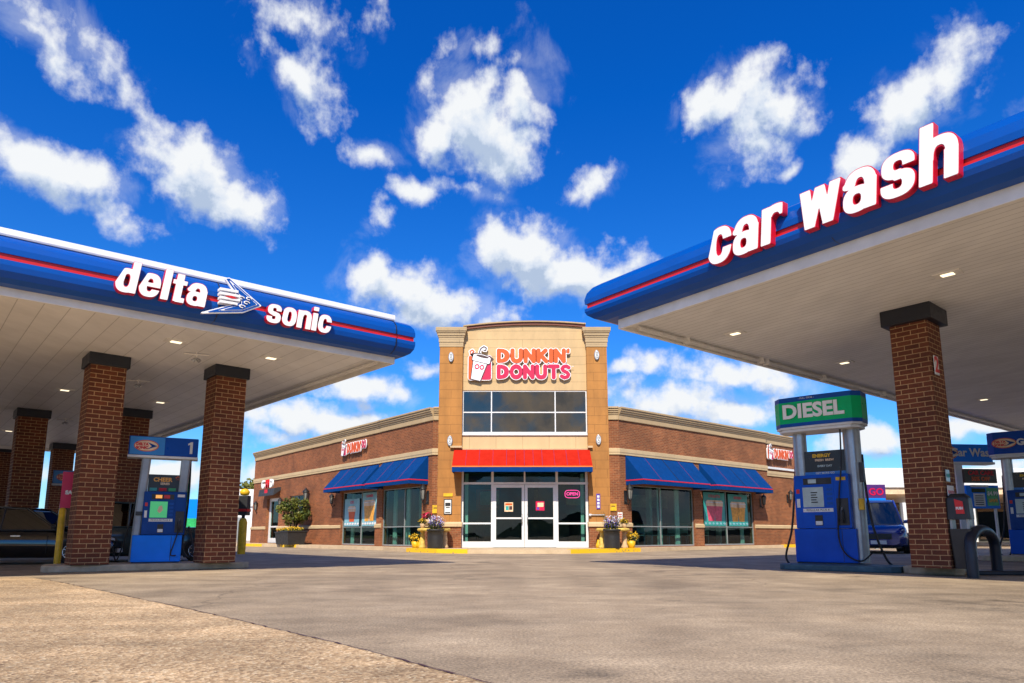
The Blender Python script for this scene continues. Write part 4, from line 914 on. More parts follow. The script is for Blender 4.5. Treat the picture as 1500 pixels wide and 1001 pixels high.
MB().box(.20,.55,-.05,-.04,bb.z+.06,bb.z+.42).build('notice','paper white',t); MB().box(.62,.98,-.05,-.04,bb.z+.08,bb.z+.58).build('notice','screen green',t); MB().box(.16,.58,-.05,-.04,bb.z+.45,bb.z+.56).build('notice','leaf dark',t); MB().box(.14,.7,-.052,-.04,bb.z+.60,bb.z+.66).build('notice','paper white',t)
for k in range(5): MB().box(.24,.50,-.054,-.05,bb.z+.10+.06*k,bb.z+.125+.06*k).build('print','ink black',t)
text('$4.99',.15,'print','paper white',t,(.80,-.054,bb.z+.42),.006,.002); text('SAVE',.12,'print','drink orange',t,(.80,-.054,bb.z+.22),.006,.002)
MB().box(-.02,1.0,-.045,.035,bb.z+.72,bb.z+1.12).build('header','ad black',t); text('CAR CARE',.17,'print','awning stripe',t,(.5,-.05,bb.z+1.0),.006,.003); text('50% OFF',.16,'print','orange',t,(.48,-.05,bb.z+.83),.006,.003)
for x in (.1,.86): MB().box(x,x+.06,-.02,.03,0,bb.z).build('post','frame white',t)
# white roofed fuel canopy far right and glassy wash building under it
t=thing('far_canopy','long white canopy band behind the right brick column','canopy',(30,34,0))
q0=D(1250,714,33); q1=D(1250,689,33)
m=Fr((q0.x-.5,33,0),88.5)
MB(m).box(0,26,0,9,q0.z,q1.z).build('fascia','building white',t,rel=True); MB(m).box(.1,25.9,.1,8.9,q0.z-.32,q0.z-.002).build('soffit','drink cream',t,rel=True)
for x in (6.0,13.0,20): MB(m).box(x,x+.5,2,2.5,0,q0.z-.3).build('post','building white',t,rel=True)
t=thing('wash_building','low white car wash building with glass bays behind the far canopy','building',(40,46,0))
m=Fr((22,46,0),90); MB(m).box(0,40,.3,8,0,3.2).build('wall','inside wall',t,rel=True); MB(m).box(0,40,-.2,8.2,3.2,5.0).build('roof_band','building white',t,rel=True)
for k in range(9): MB(m).box(.5+k*4.3,3.9+k*4.3,.18,.26,.3,3.0).build('window','upper glass',t,rel=True); MB(m).box(4.0+k*4.3,4.5+k*4.3,-.05,.28,0,3.2).build('pier','building white',t,rel=True)
# purple pole sign
pp=D(1279,722,30); t=thing('pole_sign','small purple illuminated pole sign under the white band','sign',(pp.x,30,0)); hz=pp.z
MB().box(-.45,.5,-.1,.1,hz-.35,hz+.35).build('board','purple sign',t,bevel=.02); text('GO',.42,'lettering','magenta',t,(.08,-.11,hz+.02),.01,.004); MB().box(-.40,.45,-.115,-.1,hz-.32,hz-.24).build('stripe','pump blue',t)
MB().box(-.12,.0,-.05,.05,0,hz-.35).build('post','frame grey',t)

# things fixed to the right column: number plate, stickers
cf=Fr(pR,140)   # local x toward near-right; the narrow face seen at right is local +x
def plate(name,label,cat,yc,zc,w,h,mt,txt=None,tm=None,sz=.2):
    base=cf@Vector((.292,yc,zc)); t=thing(name,label,cat,base,azr(140)+R(90))
    MB().box(-w/2,w/2,-.012,0,-h/2,h/2).build('panel',mt,t)
    if txt: text(txt,sz,'lettering',tm,t,(0,-.014,0),.012,.002)
    return t
plate('number_plate','white plate with a red 2 high on the right brick column','number plate',-.12,G(1340,450,RZ).z-.98,.17,.30,'paper white','2','fascia red',.34)
plate('sticker','small teal sticker low on the right brick column, above the white one','sticker',-.12,1.50,.14,.18,'screen pale','SAFE','teal poster',.05)
plate('sticker','white notice low on the right brick column','sticker',-.06,1.25,.24,.20,'paper white','NO SMOKING','fascia red',.035)
# squeegee and towel bin beside the column
f=cf@Vector((.405,-.10,0)); t=thing('service_bin','black plastic squeegee and towel bin against the right brick column','bin',(f.x,f.y,.0),azr(135))
MB().loft([[(-.15,-.15,.12),(.15,-.15,.12),(.15,.15,.12),(-.15,.15,.12)],[(-.19,-.18,.70),(.19,-.18,.70),(.19,.18,.70),(-.19,.18,.70)]],smooth=False).build('bin_body','plastic black',t,bevel=.03)
MB().loft([[(-.20,-.19,.84),(.20,-.19,.84),(.20,.19,.84),(-.20,.19,.84)],[(-.19,-.18,1.16),(.19,-.18,1.16),(.19,.18,1.16),(-.19,.18,1.16)],[(-.12,-.1,1.22),(.12,-.1,1.22),(.12,.1,1.22),(-.12,.1,1.22)]],smooth=False).build('towel_box','plastic black',t,bevel=.03)
MB().box(-.16,-.12,-.14,.14,.68,.86).build('bracket','frame grey',t); MB().box(.12,.16,-.14,.14,.68,.86).build('bracket','frame grey',t)
MB().exty([(-.02,.92),(.12,.92),(.10,1.10),(-.04,1.14)],-.205,-.193).build('sticker','fascia red',t); text('PUSH',.05,'lettering','paper white',t,(.04,-.208,1.0),.003,.001)
t.scale=(.76,.76,1)
# hoop guard rail
f0=G(1426,847); f1=G(1462,842.5)
t=thing('hoop_barrier','thick dark steel hoop guard at the foot of the right brick column','barrier',f0)
d=(f1-f0); 
pts=[Vector((0,0,0)),Vector((0,0,.45))]+[Vector((0,0,.45)).lerp(Vector((d.x,d.y,.45)),(1-math.cos(a))/2)+Vector((0,0,.24*math.sin(a))) for a in [math.pi*k/10 for k in range(1,10)]]+[Vector((d.x,d.y,.45)),Vector((d.x,d.y,0))]
MB().tube(pts,.075,14).build('hoop','cap navy',t)
MB().box(d.x-.45,d.x+.35,d.y-.15,d.y+.25,0,.07).build('foot','cap navy',t,bevel=.02)

# red sign on yellow bollard beside left column; black box bollard right of the second column
f=G(94,828); t=thing('bollard','slim yellow bollard against the nearest left brick column','bollard',(D(88,783,12.2).x,12.2,0)); MB().lathe([(.055,0),(.055,1.05),(.03,1.08),(0,1.085)],(0,0,0),14).build('post','yellow paint',t); MB().lathe([(.10,0),(.10,.03),(.055,.035)],(0,0,0),14).build('foot','plastic black',t)
f2=t.location; t=thing('red_sign','crumpled red advertising sign above the yellow bollard at the left','sign',(f2.x+.06,f2.y+.06,0),R(28)); MB().prism([(-.13,-.05),(.16,-.03),(.16,.02),(-.13,0)],1.08,1.72).build('panel','magenta',t); text('SALE',.09,'lettering','paper white',t,(.03,-.055,1.35),.006,.002,rz=R(4)); MB().box(.13,.16,.02,.05,.0,1.1).build('post','plastic black',t)
f=G(353,808); t=thing('bollard','thick yellow bollard with a black and red box behind the second left brick column','bollard',(G(353,812).x,G(353,812).y,0)); MB().lathe([(.12,0),(.13,.3),(.13,1.0),(.09,1.12),(0,1.14)],(0,0,0),16).build('post','yellow paint',t)
MB().box(-.14,.16,-.15,.15,1.22,1.85).build('box','plastic black',t,bevel=.02); MB().box(-.15,.17,-.16,.16,1.34,1.42).build('band','fascia red',t); MB().box(-.04,.04,-.04,.04,1.1,1.24).build('stem','plastic black',t); MB().lathe([(.0,1.85),(.13,1.87),(.16,1.97),(.10,2.05),(0,2.08)],(0,0,0),12).build('top','yellow paint',t)

# ---------------------------------------------------------------- cars
def car(label,loc,rz,paint,L=4.6,W=1.84,H=1.48,sc=.78,suv=False,name='parked_car',cat='car',grp=None,lights=True):
    t=thing(name,label,cat,loc,rz,grp); s=sc; L*=s; W*=s; H*=s
    hw=W/2; r=.33*s; wb=L*.30
    # lower body: rings along x; front is +x
    bz=.17*s; belt=(.92 if not suv else 1.02)*s
    st=[(-.5,.62,.80,.55),(-.485,.80,.96,.50),(-.44,.95,1.0,.40),(-.25,1.0,1.03,.0),(0,1.0,1.0,0),(.18,1.0,.985,0),(.30,.985,.93 if not suv else .99,0),(.42,.94,.84 if not suv else .94,.30),(.475,.84,.74 if not suv else .86,.5),(.5,.66,.62 if not suv else .7,.6)]
    rings=[]
    for x,wf,hf,lift in st:
        w=hw*wf; zt=belt*hf; zb=bz+lift*.22*s
        rings.append([(x*L,y*w,z) for y,z in ((-.80,zb),(-.97,zb+.06*s),(-1.0,zb+(zt-zb)*.45),(-.985,zb+(zt-zb)*.75),(-.90,zt-.02*s),(-.75,zt),(.75,zt),(.90,zt-.02*s),(.985,zb+(zt-zb)*.75),(1.0,zb+(zt-zb)*.45),(.97,zb+.06*s),(.80,zb))])
    body=MB().loft(rings).build('body',paint,t)
    # greenhouse (dark glass volume) with painted roof and pillars
    if suv: gx=[(-.47,-.42),(.20,.06)]
    else: gx=[(-.42,-.24),(.22,.03)]
    a,b=gx; zb=belt-.03*s; zt=H-.03*s; wb_,wt=hw*.90,hw*.70
    m=MB(); v=[(a[0]*L,-wb_,zb),(b[0]*L,-wb_,zb),(b[0]*L,wb_,zb),(a[0]*L,wb_,zb),(a[1]*L,-wt,zt),(b[1]*L,-wt,zt),(b[1]*L,wt,zt),(a[1]*L,wt,zt)]
    m.add(v,[(3,2,1,0),(4,5,6,7),(0,1,5,4),(1,2,6,5),(2,3,7,6),(3,0,4,7)]); m.build('windows','car glass',t,bevel=.03*s)
    m=MB(); x0,x1=(a[1])*L-.02*s,(b[1])*L+.02*s
    rr=[]
    for x,k,dz in ((x0-.05*s,.94,-.03*s),(x0+.1*s,1.0,.0),((x0+x1)/2,1.02,.03*s),(x1-.1*s,1.0,.0),(x1+.05*s,.94,-.03*s)): rr.append([(x,y*wt*k,zt+z+dz) for y,z in ((-1.03,-.03*s),(-.98,.015*s),(-.7,.035*s),(.7,.035*s),(.98,.015*s),(1.03,-.03*s))])
    rf_=m.loft(rr).build('roof',paint,t)
    def lerp(f,y,k): return Vector((v[f[0]][0]+(v[f[1]][0]-v[f[0]][0])*k,y,0))
    m=MB()
    for sg in (-1,1):
        for p,q in (((a[0]*L,sg*wb_,zb),(a[1]*L,sg*wt,zt)),((b[0]*L,sg*wb_,zb),(b[1]*L,sg*wt,zt)),((-.09*L,sg*wb_,zb),(-.09*L,sg*wt,zt))): m.tube([p,q],.035*s,8)
        m.tube([(a[0]*L,sg*wb_*1.0,zb+.02*s),(b[0]*L,sg*wb_*1.0,zb+.02*s)],.022*s,6)
    m.build('pillar',paint,rf_)
    for sx in (-1,1):
        for sg in (-1,1):
            cx=sx*wb; 
            ya,yb=sorted((sg*(hw-.16*s),sg*(hw+.004))); ar=MB().exty([(cx+r*1.15*math.cos(q*math.pi/16),r+r*1.15*math.sin(q*math.pi/16)) for q in range(-3,20)],ya,yb); ar.build('wheel_arch','plastic black',t)
            w=MB(); w.M=Matrix.Translation((cx,sg*(hw-.085*s),r))@Matrix.Rotation(R(90),4,'X'); w.lathe([(r*.60,-.10*s),(r*.92,-.105*s),(r,-.08*s),(r,.08*s),(r*.92,.105*s),(r*.60,.10*s)],(0,0,0),28); wh=w.build('wheel','tyre',t)
            rm=MB(); rm.M=Matrix.Translation((cx,sg*(hw-.085*s),r))@Matrix.Rotation(R(90) if sg<0 else R(-90),4,'X')
            rm.lathe([(r*.62,.02*s),(r*.62,.10*s),(r*.56,.10*s),(r*.54,.03*s)],(0,0,0),28)
            for k in range(5):
                an=2*math.pi*k/5; c_,s_=math.cos(an),math.sin(an)
                for dl in (-.22,.22):
                    c2,s2=math.cos(an+dl),math.sin(an+dl); rm.tube([(c_*r*.10,s_*r*.10,.095*s),(c2*r*.57,s2*r*.57,.085*s)],.018*s,6)
            rm.lathe([(0,.11*s),(r*.15,.10*s),(r*.15,.06*s)],(0,0,0),12); rm.build('rim','chrome',wh)
    for sg in (-1,1):
        MB().loft([[(b[0]*L-.12*s,sg*(hw*.92),belt+.02*s),(b[0]*L-.12*s,sg*(hw+.10*s),belt+.02*s),(b[0]*L-.12*s,sg*(hw+.10*s),belt+.15*s),(b[0]*L-.12*s,sg*(hw*.94),belt+.13*s)],[(b[0]*L-.02*s,sg*(hw*.94),belt+.04*s),(b[0]*L-.02*s,sg*(hw+.07*s),belt+.05*s),(b[0]*L-.02*s,sg*(hw+.07*s),belt+.12*s),(b[0]*L-.02*s,sg*(hw*.94),belt+.11*s)]],smooth=False).build('mirror',paint,t,bevel=.02*s)
        MB().loft([[(L*.475,sg*hw*.50,belt*.68),(L*.475,sg*hw*.80,belt*.70),(L*.475,sg*hw*.80,belt*.80),(L*.475,sg*hw*.50,belt*.78)],[(L*.497,sg*hw*.46,belt*.68),(L*.49,sg*hw*.70,belt*.70),(L*.485,sg*hw*.70,belt*.76),(L*.492,sg*hw*.46,belt*.75)]],smooth=False).build('headlight','headlight lens',t)
        MB().box(-L*.50,-L*.478,sg*hw*.60-.1*s,sg*hw*.60+.1*s,belt*.70,belt*.84).build('tail_light','fascia red',t)
        MB().box(-.02*L,.03*L,sg*(hw+.004)-.006,sg*(hw+.004)+.006,belt*.80,belt*.80+.03*s).build('door_handle','chrome',t)
        for xx in (-.10*L,.17*L): MB().box(xx-.003,xx+.003,sg*(hw+.001)-.003,sg*(hw+.001)+.003,bz+.12*s,belt*.86).build('door_seam','ink black',t)
    MB().box(L*.47,L*.503,-hw*.42,hw*.42,belt*.48,belt*.66).build('grille','plastic black',t,bevel=.01); MB().box(L*.49,L*.51,-.24*s,.24*s,belt*.32,belt*.44).build('licence_plate','paper white',t)
    return t
g1=G(76,826.5); d=outp(75)
car('black sedan cut by the left edge, parked beyond the nearest brick column',(g1.x-d.x*1.06+.32,g1.y-d.y*1.06+.55,0),azr(78),'car black',H=1.52)
g1=G(275,823); d=outp(66)
car('dark teal sport utility car parked behind pump 1',(g1.x-d.x*1.08-.15,g1.y-d.y*1.08+.66,0),azr(66),'car teal',L=4.7,H=1.72,suv=True)
g1=G(1298,811); car('deep blue pickup truck nose-on beyond the diesel pump',(g1.x+.5,g1.y+1.6,0),azr(205),'car blue',L=4.9,W=1.95,H=1.9,sc=.95,suv=True,name='pickup_truck',cat='pickup truck')
g1=G(1424,795); car('small orange red car parked far behind the hoop guard',(g1.x,g1.y+2,0),azr(120),'car red',H=1.5,sc=.9,grp='cars parked at the far right'); car('silver car parked beside the distant orange red one',(g1.x+4.6,g1.y+3,0),azr(100),'car silver',H=1.5,sc=.9,grp='cars parked at the far right')
# far blue and green truck seen between pump 1 and the second column
pp=D(268,783,48); t=thing('box_truck','distant blue and green painted box truck seen right of pump 1','truck',(pp.x,48,0),R(5))
MB().box(-1.2,3.0,-1,1.0,.9,3.0).build('cargo_box','pump blue',t,bevel=.03); MB().box(-1.0,2.8,-1.02,-1.0,1.0,1.7).build('side_panel','screen green',t); MB().box(-2.6,-1.25,-.95,.95,.6,2.4).build('cab','car silver',t,bevel=.12)
MB().box(-2.62,-1.9,-.8,.8,1.5,2.2).build('windscreen','car glass',t)
for x in (-1.9,2.1): 
    w=MB(); w.M=Matrix.Translation((x,-.85,.45))@Matrix.Rotation(R(90),4,'X'); w.lathe([(.2,-.15),(.42,-.15),(.45,-.1),(.45,.1),(.42,.15),(.2,.15)],(0,0,0),18); w.build('wheel','tyre',t)
# ---------------------------------------------------------------- signs on the shop
def cupbadge(t,x,z,s,y=0):
    def rr(x0,x1,z0,z1,r): return lambda X,Y: bx(X,Y,x0,x1,z0,z1,r)
    bb=(-.2,1.1,-.2,1.5)
    a=solid(rr(0,.92,0,1.0,.10),bb,'logo_plate','letter white',t,s,.03,(x,y,z),.03)
    half=lambda X,Y:mxx(bx(X,Y,0,.92,0,1.0,.08),X-.45); solid(half,bb,'logo_orange','orange',a,s,.004,(x,y-.034,z))
    solid(lambda X,Y:mxx(bx(X,Y,.50,.92,0,1.0,.08),.50-X),bb,'logo_pink','magenta',a,s,.004,(x,y-.034,z))
    # tilted cup: tapered body, lid band, steam curls
    th=R(-14); c,s_=math.cos(th),math.sin(th)
    def rot(F): return lambda X,Y: F((X-.42)*c+(Y-.5)*s_+.42,-(X-.42)*s_+(Y-.5)*c+.5)
    body=lambda X,Y: mxx(np.abs(X-.42)-(.17+.13*(Y-.02)),-Y+.0,Y-.80)
    lid=lambda X,Y: mn(bx(X,Y,.08,.80,.74,.96,.05),se(X,Y,.44,.96,.36,.10,2))
    cup=lambda X,Y: mn(body(X,Y)-.02,lid(X,Y))
    def m2(F,lv,n,mt,yy): return solid(rot(F),(-.4,1.3,-.3,1.7),n,mt,a,s,.004,(x,y+yy,z),lv,rz=0)
    m2(cup,.035,'cup_outline','ink brown',-.045); m2(cup,.0,'cup','letter white',-.052)
    m2(lambda X,Y:se(X,Y,.45,.985,.27,.05,2),0,'coffee','ink brown',-.058); m2(lambda X,Y:bx(X,Y,.12,.76,.715,.74,.01),0,'lid_line','ink brown',-.058)
    st1=lambda X,Y: mn(*[cap(X,Y,p[0],p[1],q[0],q[1],.028) for p,q in zip(S1,S1[1:])])
    S1=[(.50,1.02),(.44,1.15),(.50,1.30),(.62,1.38),(.72,1.32),(.70,1.22),(.62,1.22)]
    S2=[(.20,1.0),(.08,1.06),(.06,1.18),(.16,1.24),(.22,1.17),(.16,1.12)]
    solid(lambda X,Y: mn(*[cap(X,Y,*p,*q,.03) for p,q in zip(S1,S1[1:])]),(-.2,1.1,.9,1.6),'steam','letter white',a,s,.02,(x,y-.02,z),.03); solid(lambda X,Y: mn(*[cap(X,Y,*p,*q,.022) for p,q in zip(S1,S1[1:])]),(-.2,1.1,.9,1.6),'steam_line','ink brown',a,s,.004,(x,y-.045,z))
    solid(lambda X,Y: mn(*[cap(X,Y,*p,*q,.03) for p,q in zip(S2,S2[1:])]),(-.2,1.1,.9,1.6),'steam','letter white',a,s,.02,(x,y-.02,z),.03); solid(lambda X,Y: mn(*[cap(X,Y,*p,*q,.025) for p,q in zip(S2,S2[1:])]),(-.2,1.1,.9,1.6),'steam_line','orange',a,s,.004,(x,y-.045,z))
    m2(lambda X,Y: np.abs(se(X,Y,.34,.52,.075,.085,2))-.022,0,'cup_letter','magenta',-.058); m2(lambda X,Y: np.abs(se(X,Y,.54,.54,.07,.08,2))-.022,0,'cup_letter','magenta',-.058)
    return a
t=thing('shop_sign','large orange and pink two line sign with a cup badge on the tower','sign',(-1.68,25.50,6.42))
cupbadge(t,.02,.0,.94)
x=dword("DUNKIN'",t,.56,1.10,.66,'orange',sx=1.05); x=dword('DONUTS',t,.56,1.10,.03,'magenta',sx=1.0)
text('TM',.06,'trademark','letter white',t,(x+.06,-.02,.52))
def wing_sign(fr,x,z,label,s=.46,w=.62,y=-.10):
    p=fr@Vector((x,y,z)); dr=fr.to_3x3()@Vector((1,0,0)); t=thing('shop_sign',label,'sign',p,math.atan2(dr.y,dr.x))
    cupbadge(t,.0,-.06,.52); e=dword("DUNKIN'",t,s,.60,.0,'orange',h=.04,sx=w); dword('DO',t,s*.8,e+.05,.1,'magenta',h=.05,sx=w*.9); return t
wing_sign(FL,-7.55,4.26,'narrow orange and pink sign on the brick of the left wing')
wing_sign(FR_,10.45,4.22,'orange sign on the far end of the right wing beside the diesel pump')
clean(MB(FR_).box(10.4,13.4,.02,.11,3.72,3.82),'sign_rail','frame white',bd)
p=FL@Vector((-17.1,-.32,3.12)); dr=FL.to_3x3()@Vector((1,0,0)); t=thing('door_letters','small white and red letters above the charcoal door hood','sign',p,math.atan2(dr.y,dr.x))
for i,(ch,mm) in enumerate((('G','letter white'),('H','fascia red'),('D','letter white'))): text(ch,.62,'letter',mm,t,(.35+i*.62,0,.24),.02,.04)
# wall sconces
def sconce(fr,x,z,y,label,k=1.0,grp='black wall lanterns of the shop'):
    p=fr@Vector((x,y,z)); dr=fr.to_3x3()@Vector((1,0,0)); t=thing('wall_lantern',label,'wall lamp',p,math.atan2(dr.y,dr.x),grp); t.scale=(k,k,k)
    MB().box(-.06,.06,-.02,0,-.28,.10).build('back_plate','iron black',t,bevel=.01)
    MB().tube([(0,-.01,-.18),(0,-.10,-.30),(0,-.17,-.22),(0,-.17,-.14)],.016,8).build('arm','iron black',t)
    l=MB().lathe([(.05,-.14),(.085,.14)],(0,-.17,0),6).build('lantern','lamp lens',t)
    MB().lathe([(.055,-.16),(.06,-.13),(.02,-.17)],(0,-.17,0),6).build('collar','iron black',l); MB().lathe([(.12,.14),(.10,.18),(.03,.26),(.0,.30)],(0,-.17,0),6).build('hood','iron black',l)
    for q in range(6):
        a=2*math.pi*q/6; MB().tube([(.052*math.cos(a),-.17+.052*math.sin(a),-.14),(.087*math.cos(a),-.17+.087*math.sin(a),.14)],.008,5).build('rib','iron black',l)
for fr,x,z,y,lb,k in ((FL,-18.6,2.2,.18,'lantern at the far end of the left wing, left of the side door',1.2),(FL,-14.75,2.25,.12,'lantern just right of the side door',1.2),(FL,-11.3,2.50,.12,'tall lantern right of the small window of the left wing',1.5),(FL,-8.35,2.2,.06,'lantern under the left end of the farther left awning',1.1),(FL,-.30,2.12,0,'lantern between the left awning and the tower',1.35),(FR_,.30,2.12,0,'lantern between the right awning and the tower',1.35),(FR_,9.75,2.15,0,'lantern past the far end of the right awnings',1.1),(FR_,12.4,2.45,.1,'lantern on the bare brick behind the diesel pump',1.1)): sconce(fr,x,z,y,lb,k)
# oval medallions on the pilasters
def medal(x,z,label):
    t=thing('oval_ornament',label,'ornament',(x,25.42,z),0,'oval ornaments on the tower pilasters')
    m=MB(); m.exty([(.10*math.cos(k*math.pi/10),.20*math.sin(k*math.pi/10)) for k in range(20)],-.07,0); m.build('ring','aluminium',t,bevel=.015)
    m=MB().exty([(.07*math.cos(k*math.pi/10),.16*math.sin(k*math.pi/10)) for k in range(20)],-.085,-.06); m.build('face','paper white',t)
    m=MB()
    for zz in (.07,-.06): m.tube([(.035*math.cos(a),-.095,zz+.045*math.sin(a)) for a in [k*math.pi/5 for k in range(11)]],.010,6)
    m.build('figure','frame grey',t)
for x,z,l in ((-2.32,7.28,'oval ornament high on the left pilaster'),(3.23,7.36,'oval ornament high on the right pilaster'),(-2.32,4.06,'oval ornament low on the left pilaster beside the red awning'),(3.23,4.10,'oval ornament low on the right pilaster beside the red awning')): medal(x,z,l)
# posted notices
def notice(name,label,cat,p,rz,w,h,mt,marks=(),frame=None):
    t=thing(name,label,cat,p,rz)
    MB().box(-w/2,w/2,-.02,0,-h/2,h/2).build('sheet',mt,t)
    for (a,b,c,d,mm) in marks: MB().box(a*w,b*w,-.026,-.02,c*h,d*h).build('print',mm,t)
    if frame: MB().box(-w/2-.03,w/2+.03,-.012,.0,-h/2-.03,h/2+.03).build('frame',frame,t)
    return t
notice('menu_board','framed white and black menu under a yellow cap on the left pilaster','notice',(-2.36,25.41,1.62),0,.24,.50,'paper white',((-.4,.4,.05,.30,'ink black'),(-.3,.3,-.08,-.02,'ink black'),(-.4,.4,-.45,-.38,'ink black')),'plastic black')
notice('yellow_sign','small yellow panel above the framed menu on the left pilaster','notice',(-2.36,25.41,2.06),0,.34,.12,'yellow paint')
notice('narrow_sign','tall narrow purple and white address sign on the right pilaster','notice',(3.18,25.41,1.82),0,.14,.56,'petal purple',tuple((-.3,.3,-.42+.22*i,-.27+.22*i,'paper white') for i in range(4)))
def wmark(fr): dr=fr.to_3x3()@Vector((1,0,0)); return math.atan2(dr.y,dr.x)
notice('yellow_sign','square yellow notice on brick left of the tower','notice',(-2.86,A.y-.02,1.55),0,.24,.30,'yellow paint',((-.3,.3,.1,.2,'ink black'),))
notice('white_notice','white paper on brick beside the left flower pot','notice',(-3.02,A.y-.06,1.20),0,.16,.27,'paper white',((-.3,.3,.2,.3,'awning stripe'),))
notice('yellow_sign','square yellow notice on brick right of the tower','notice',(3.78,Bp.y-.02,1.62),0,.24,.26,'yellow paint',((-.3,.3,.1,.2,'ink black'),))
notice('white_notice','white paper on brick beside the right flower pot','notice',(4.02,Bp.y-.06,1.28),0,.18,.30,'paper white',((-.35,.35,-.1,.0,'awning stripe'),(-.35,.35,.2,.3,'awning stripe')))
t=thing('push_plate','horizontal metal door button bar on the right pilaster','push plate',(3.15,25.40,1.32)); MB().tube([(-.25,-.03,0),(.25,-.03,0)],.02,8).build('bar','aluminium',t); MB().lathe([(0,-.04),(.05,-.04),(.05,.04),(0,.04)],(-.28,-.03,0),12).build('button','petal white',t)
# door posters and neon sign
notice('door_poster','cream and orange square poster in the left door','poster',(-.12,25.60,1.62),0,.32,.34,'drink cream',((-.4,.4,.2,.4,'orange'),(-.35,.0,-.35,.1,'teal poster'),(.05,.4,-.3,.1,'ink brown')))
notice('door_poster','pink and red square poster in the right door','poster',(1.04,25.60,1.66),0,.32,.34,'magenta',((-.3,.4,-.1,.35,'drink cream'),(-.4,-.1,-.4,-.15,'petal purple')))
t=thing('neon_sign','pink neon open sign glowing in the right sidelight','neon sign',(2.24,25.60,2.10))
cu=[(.27*math.copysign(abs(math.cos(a))**.5,math.cos(a)),0,.14*math.copysign(abs(math.sin(a))**.6,math.sin(a))) for a in [2*math.pi*k/28 for k in range(29)]]
MB().tube(cu,.012,6).build('tube','neon pink',t); text('OPEN',.17,'lettering','neon pink',t,(0,0,0),.002,.006)
# window posters
def wposter(fr,x0,x1,z0,z1,bg,label,cups,y=.05,title='COOL'):
    p=fr@Vector(((x0+x1)/2,y,0)); t=thing('window_poster',label,'poster',p,wmark(fr)); w=(x1-x0)/2
    MB().box(-w,w,-.006,.0,z0,z1).build('sheet',bg,t)
    text(title,.16,'title','magenta',t,(0,-.008,z1-.16),.004,.002)
    n=len(cups)
    for i,mm in enumerate(cups):
        cx=(-.5+(i+.5)/n)*w*1.35; cw=w*.44 if n>1 else w*.5; zb,zt=z0+.20,z1-.42
        c=MB().exty([(cx-cw*.62,zb),(cx+cw*.62,zb),(cx+cw,zt),(cx-cw,zt)],-.012,-.007).build('cup',mm,t)
        MB().exty([(cx-cw*1.0,zt-.16),(cx+cw*1.0,zt-.16),(cx+cw*1.06,zt),(cx+cw*.8,zt+.09),(cx-cw*.8,zt+.09),(cx-cw*1.06,zt)],-.015,-.012).build('froth','drink cream',c)
        MB().exty([(cx-cw*1.08,zt-.02),(cx+cw*1.08,zt-.02),(cx+cw*1.08,zt+.02),(cx-cw*1.08,zt+.02)],-.018,-.015).build('cup_rim','petal white',c)
    m=MB()
    for k in range(6): cx=-w+.1+k*(2*w-.2)/5; m.exty([(cx+.07*math.cos(a*math.pi/4)*(1+.3*(k%2)),z0+.10+.05*math.sin(a*math.pi/4)) for a in range(8)],-.0165-.001*k,-.007)
    m.build('ice','sky poster' if bg=='teal poster' else 'petal white',t)
wposter(FR_,5.35,6.92,.98,2.40,'teal poster','teal poster of two pink drinks in the right wing window',('drink pink','drink pink'),title='COOLATTA')
wposter(FR_,7.18,8.70,.98,2.38,'teal poster','teal poster of two orange drinks in the right wing window',('drink orange','drink orange'),title='REFRESH')
wposter(FL,-5.70,-4.42,.98,2.42,'sky poster','pale blue poster of large orange iced drinks in the left wing window',('drink orange','drink orange'),y=.10,title='SUMMER')
wposter(FL,-7.40,-5.98,.98,2.20,'sky poster','pale blue poster of one orange drink in the farthest left window',('orange',),y=.10,title='ICED')
# interior furniture seen through the wing windows
def chair(fr,x,y,rz,label,grp):
    p=fr@Vector((x,y,.16)); t=thing('cafe_chair',label,'chair',p,wmark(fr)+rz,grp); 
    MB().box(-.2,.2,-.2,.2,.40,.44).build('seat','curtain pale',t,bevel=.01); MB().box(-.2,.2,.18,.21,.5,.85).build('backrest','curtain pale',t,bevel=.01)
    for sx in (-1,1):
        for sy in (-1,1): MB().tube([(sx*.18,sy*.18,0),(sx*.18,sy*.18,.4 if sy<0 else .85)],.014,6).build('leg','aluminium',t)
def table(fr,x,y,label):
    p=fr@Vector((x,y,.16)); t=thing('cafe_table',label,'table',p,wmark(fr),'cafe tables inside the shop'); MB().box(-.35,.35,-.35,.35,.70,.74).build('tabletop','wood brown',t,bevel=.01); MB().tube([(0,0,0),(0,0,.7)],.035,8).build('stem','aluminium',t); MB().lathe([(.25,0),(.24,.03),(0,.04)],(0,0,0),14).build('foot','aluminium',t)
for fr,x,l in ((FR_,1.6,'table inside the right wing window nearest the tower'),(FR_,3.6,'table behind the second pane of the right wing'),(FR_,6.0,'table behind the pink drinks poster'),(FL,-1.5,'table inside the left wing window nearest the tower'),(FL,-5.0,'table behind the orange drinks poster')):
    table(fr,x,1.0,l); chair(fr,x-.6,1.0,R(90),'pale chair left of the '+l,'cafe chairs inside the shop'); chair(fr,x+.6,1.05,R(-90),'pale chair right of the '+l,'cafe chairs inside the shop')

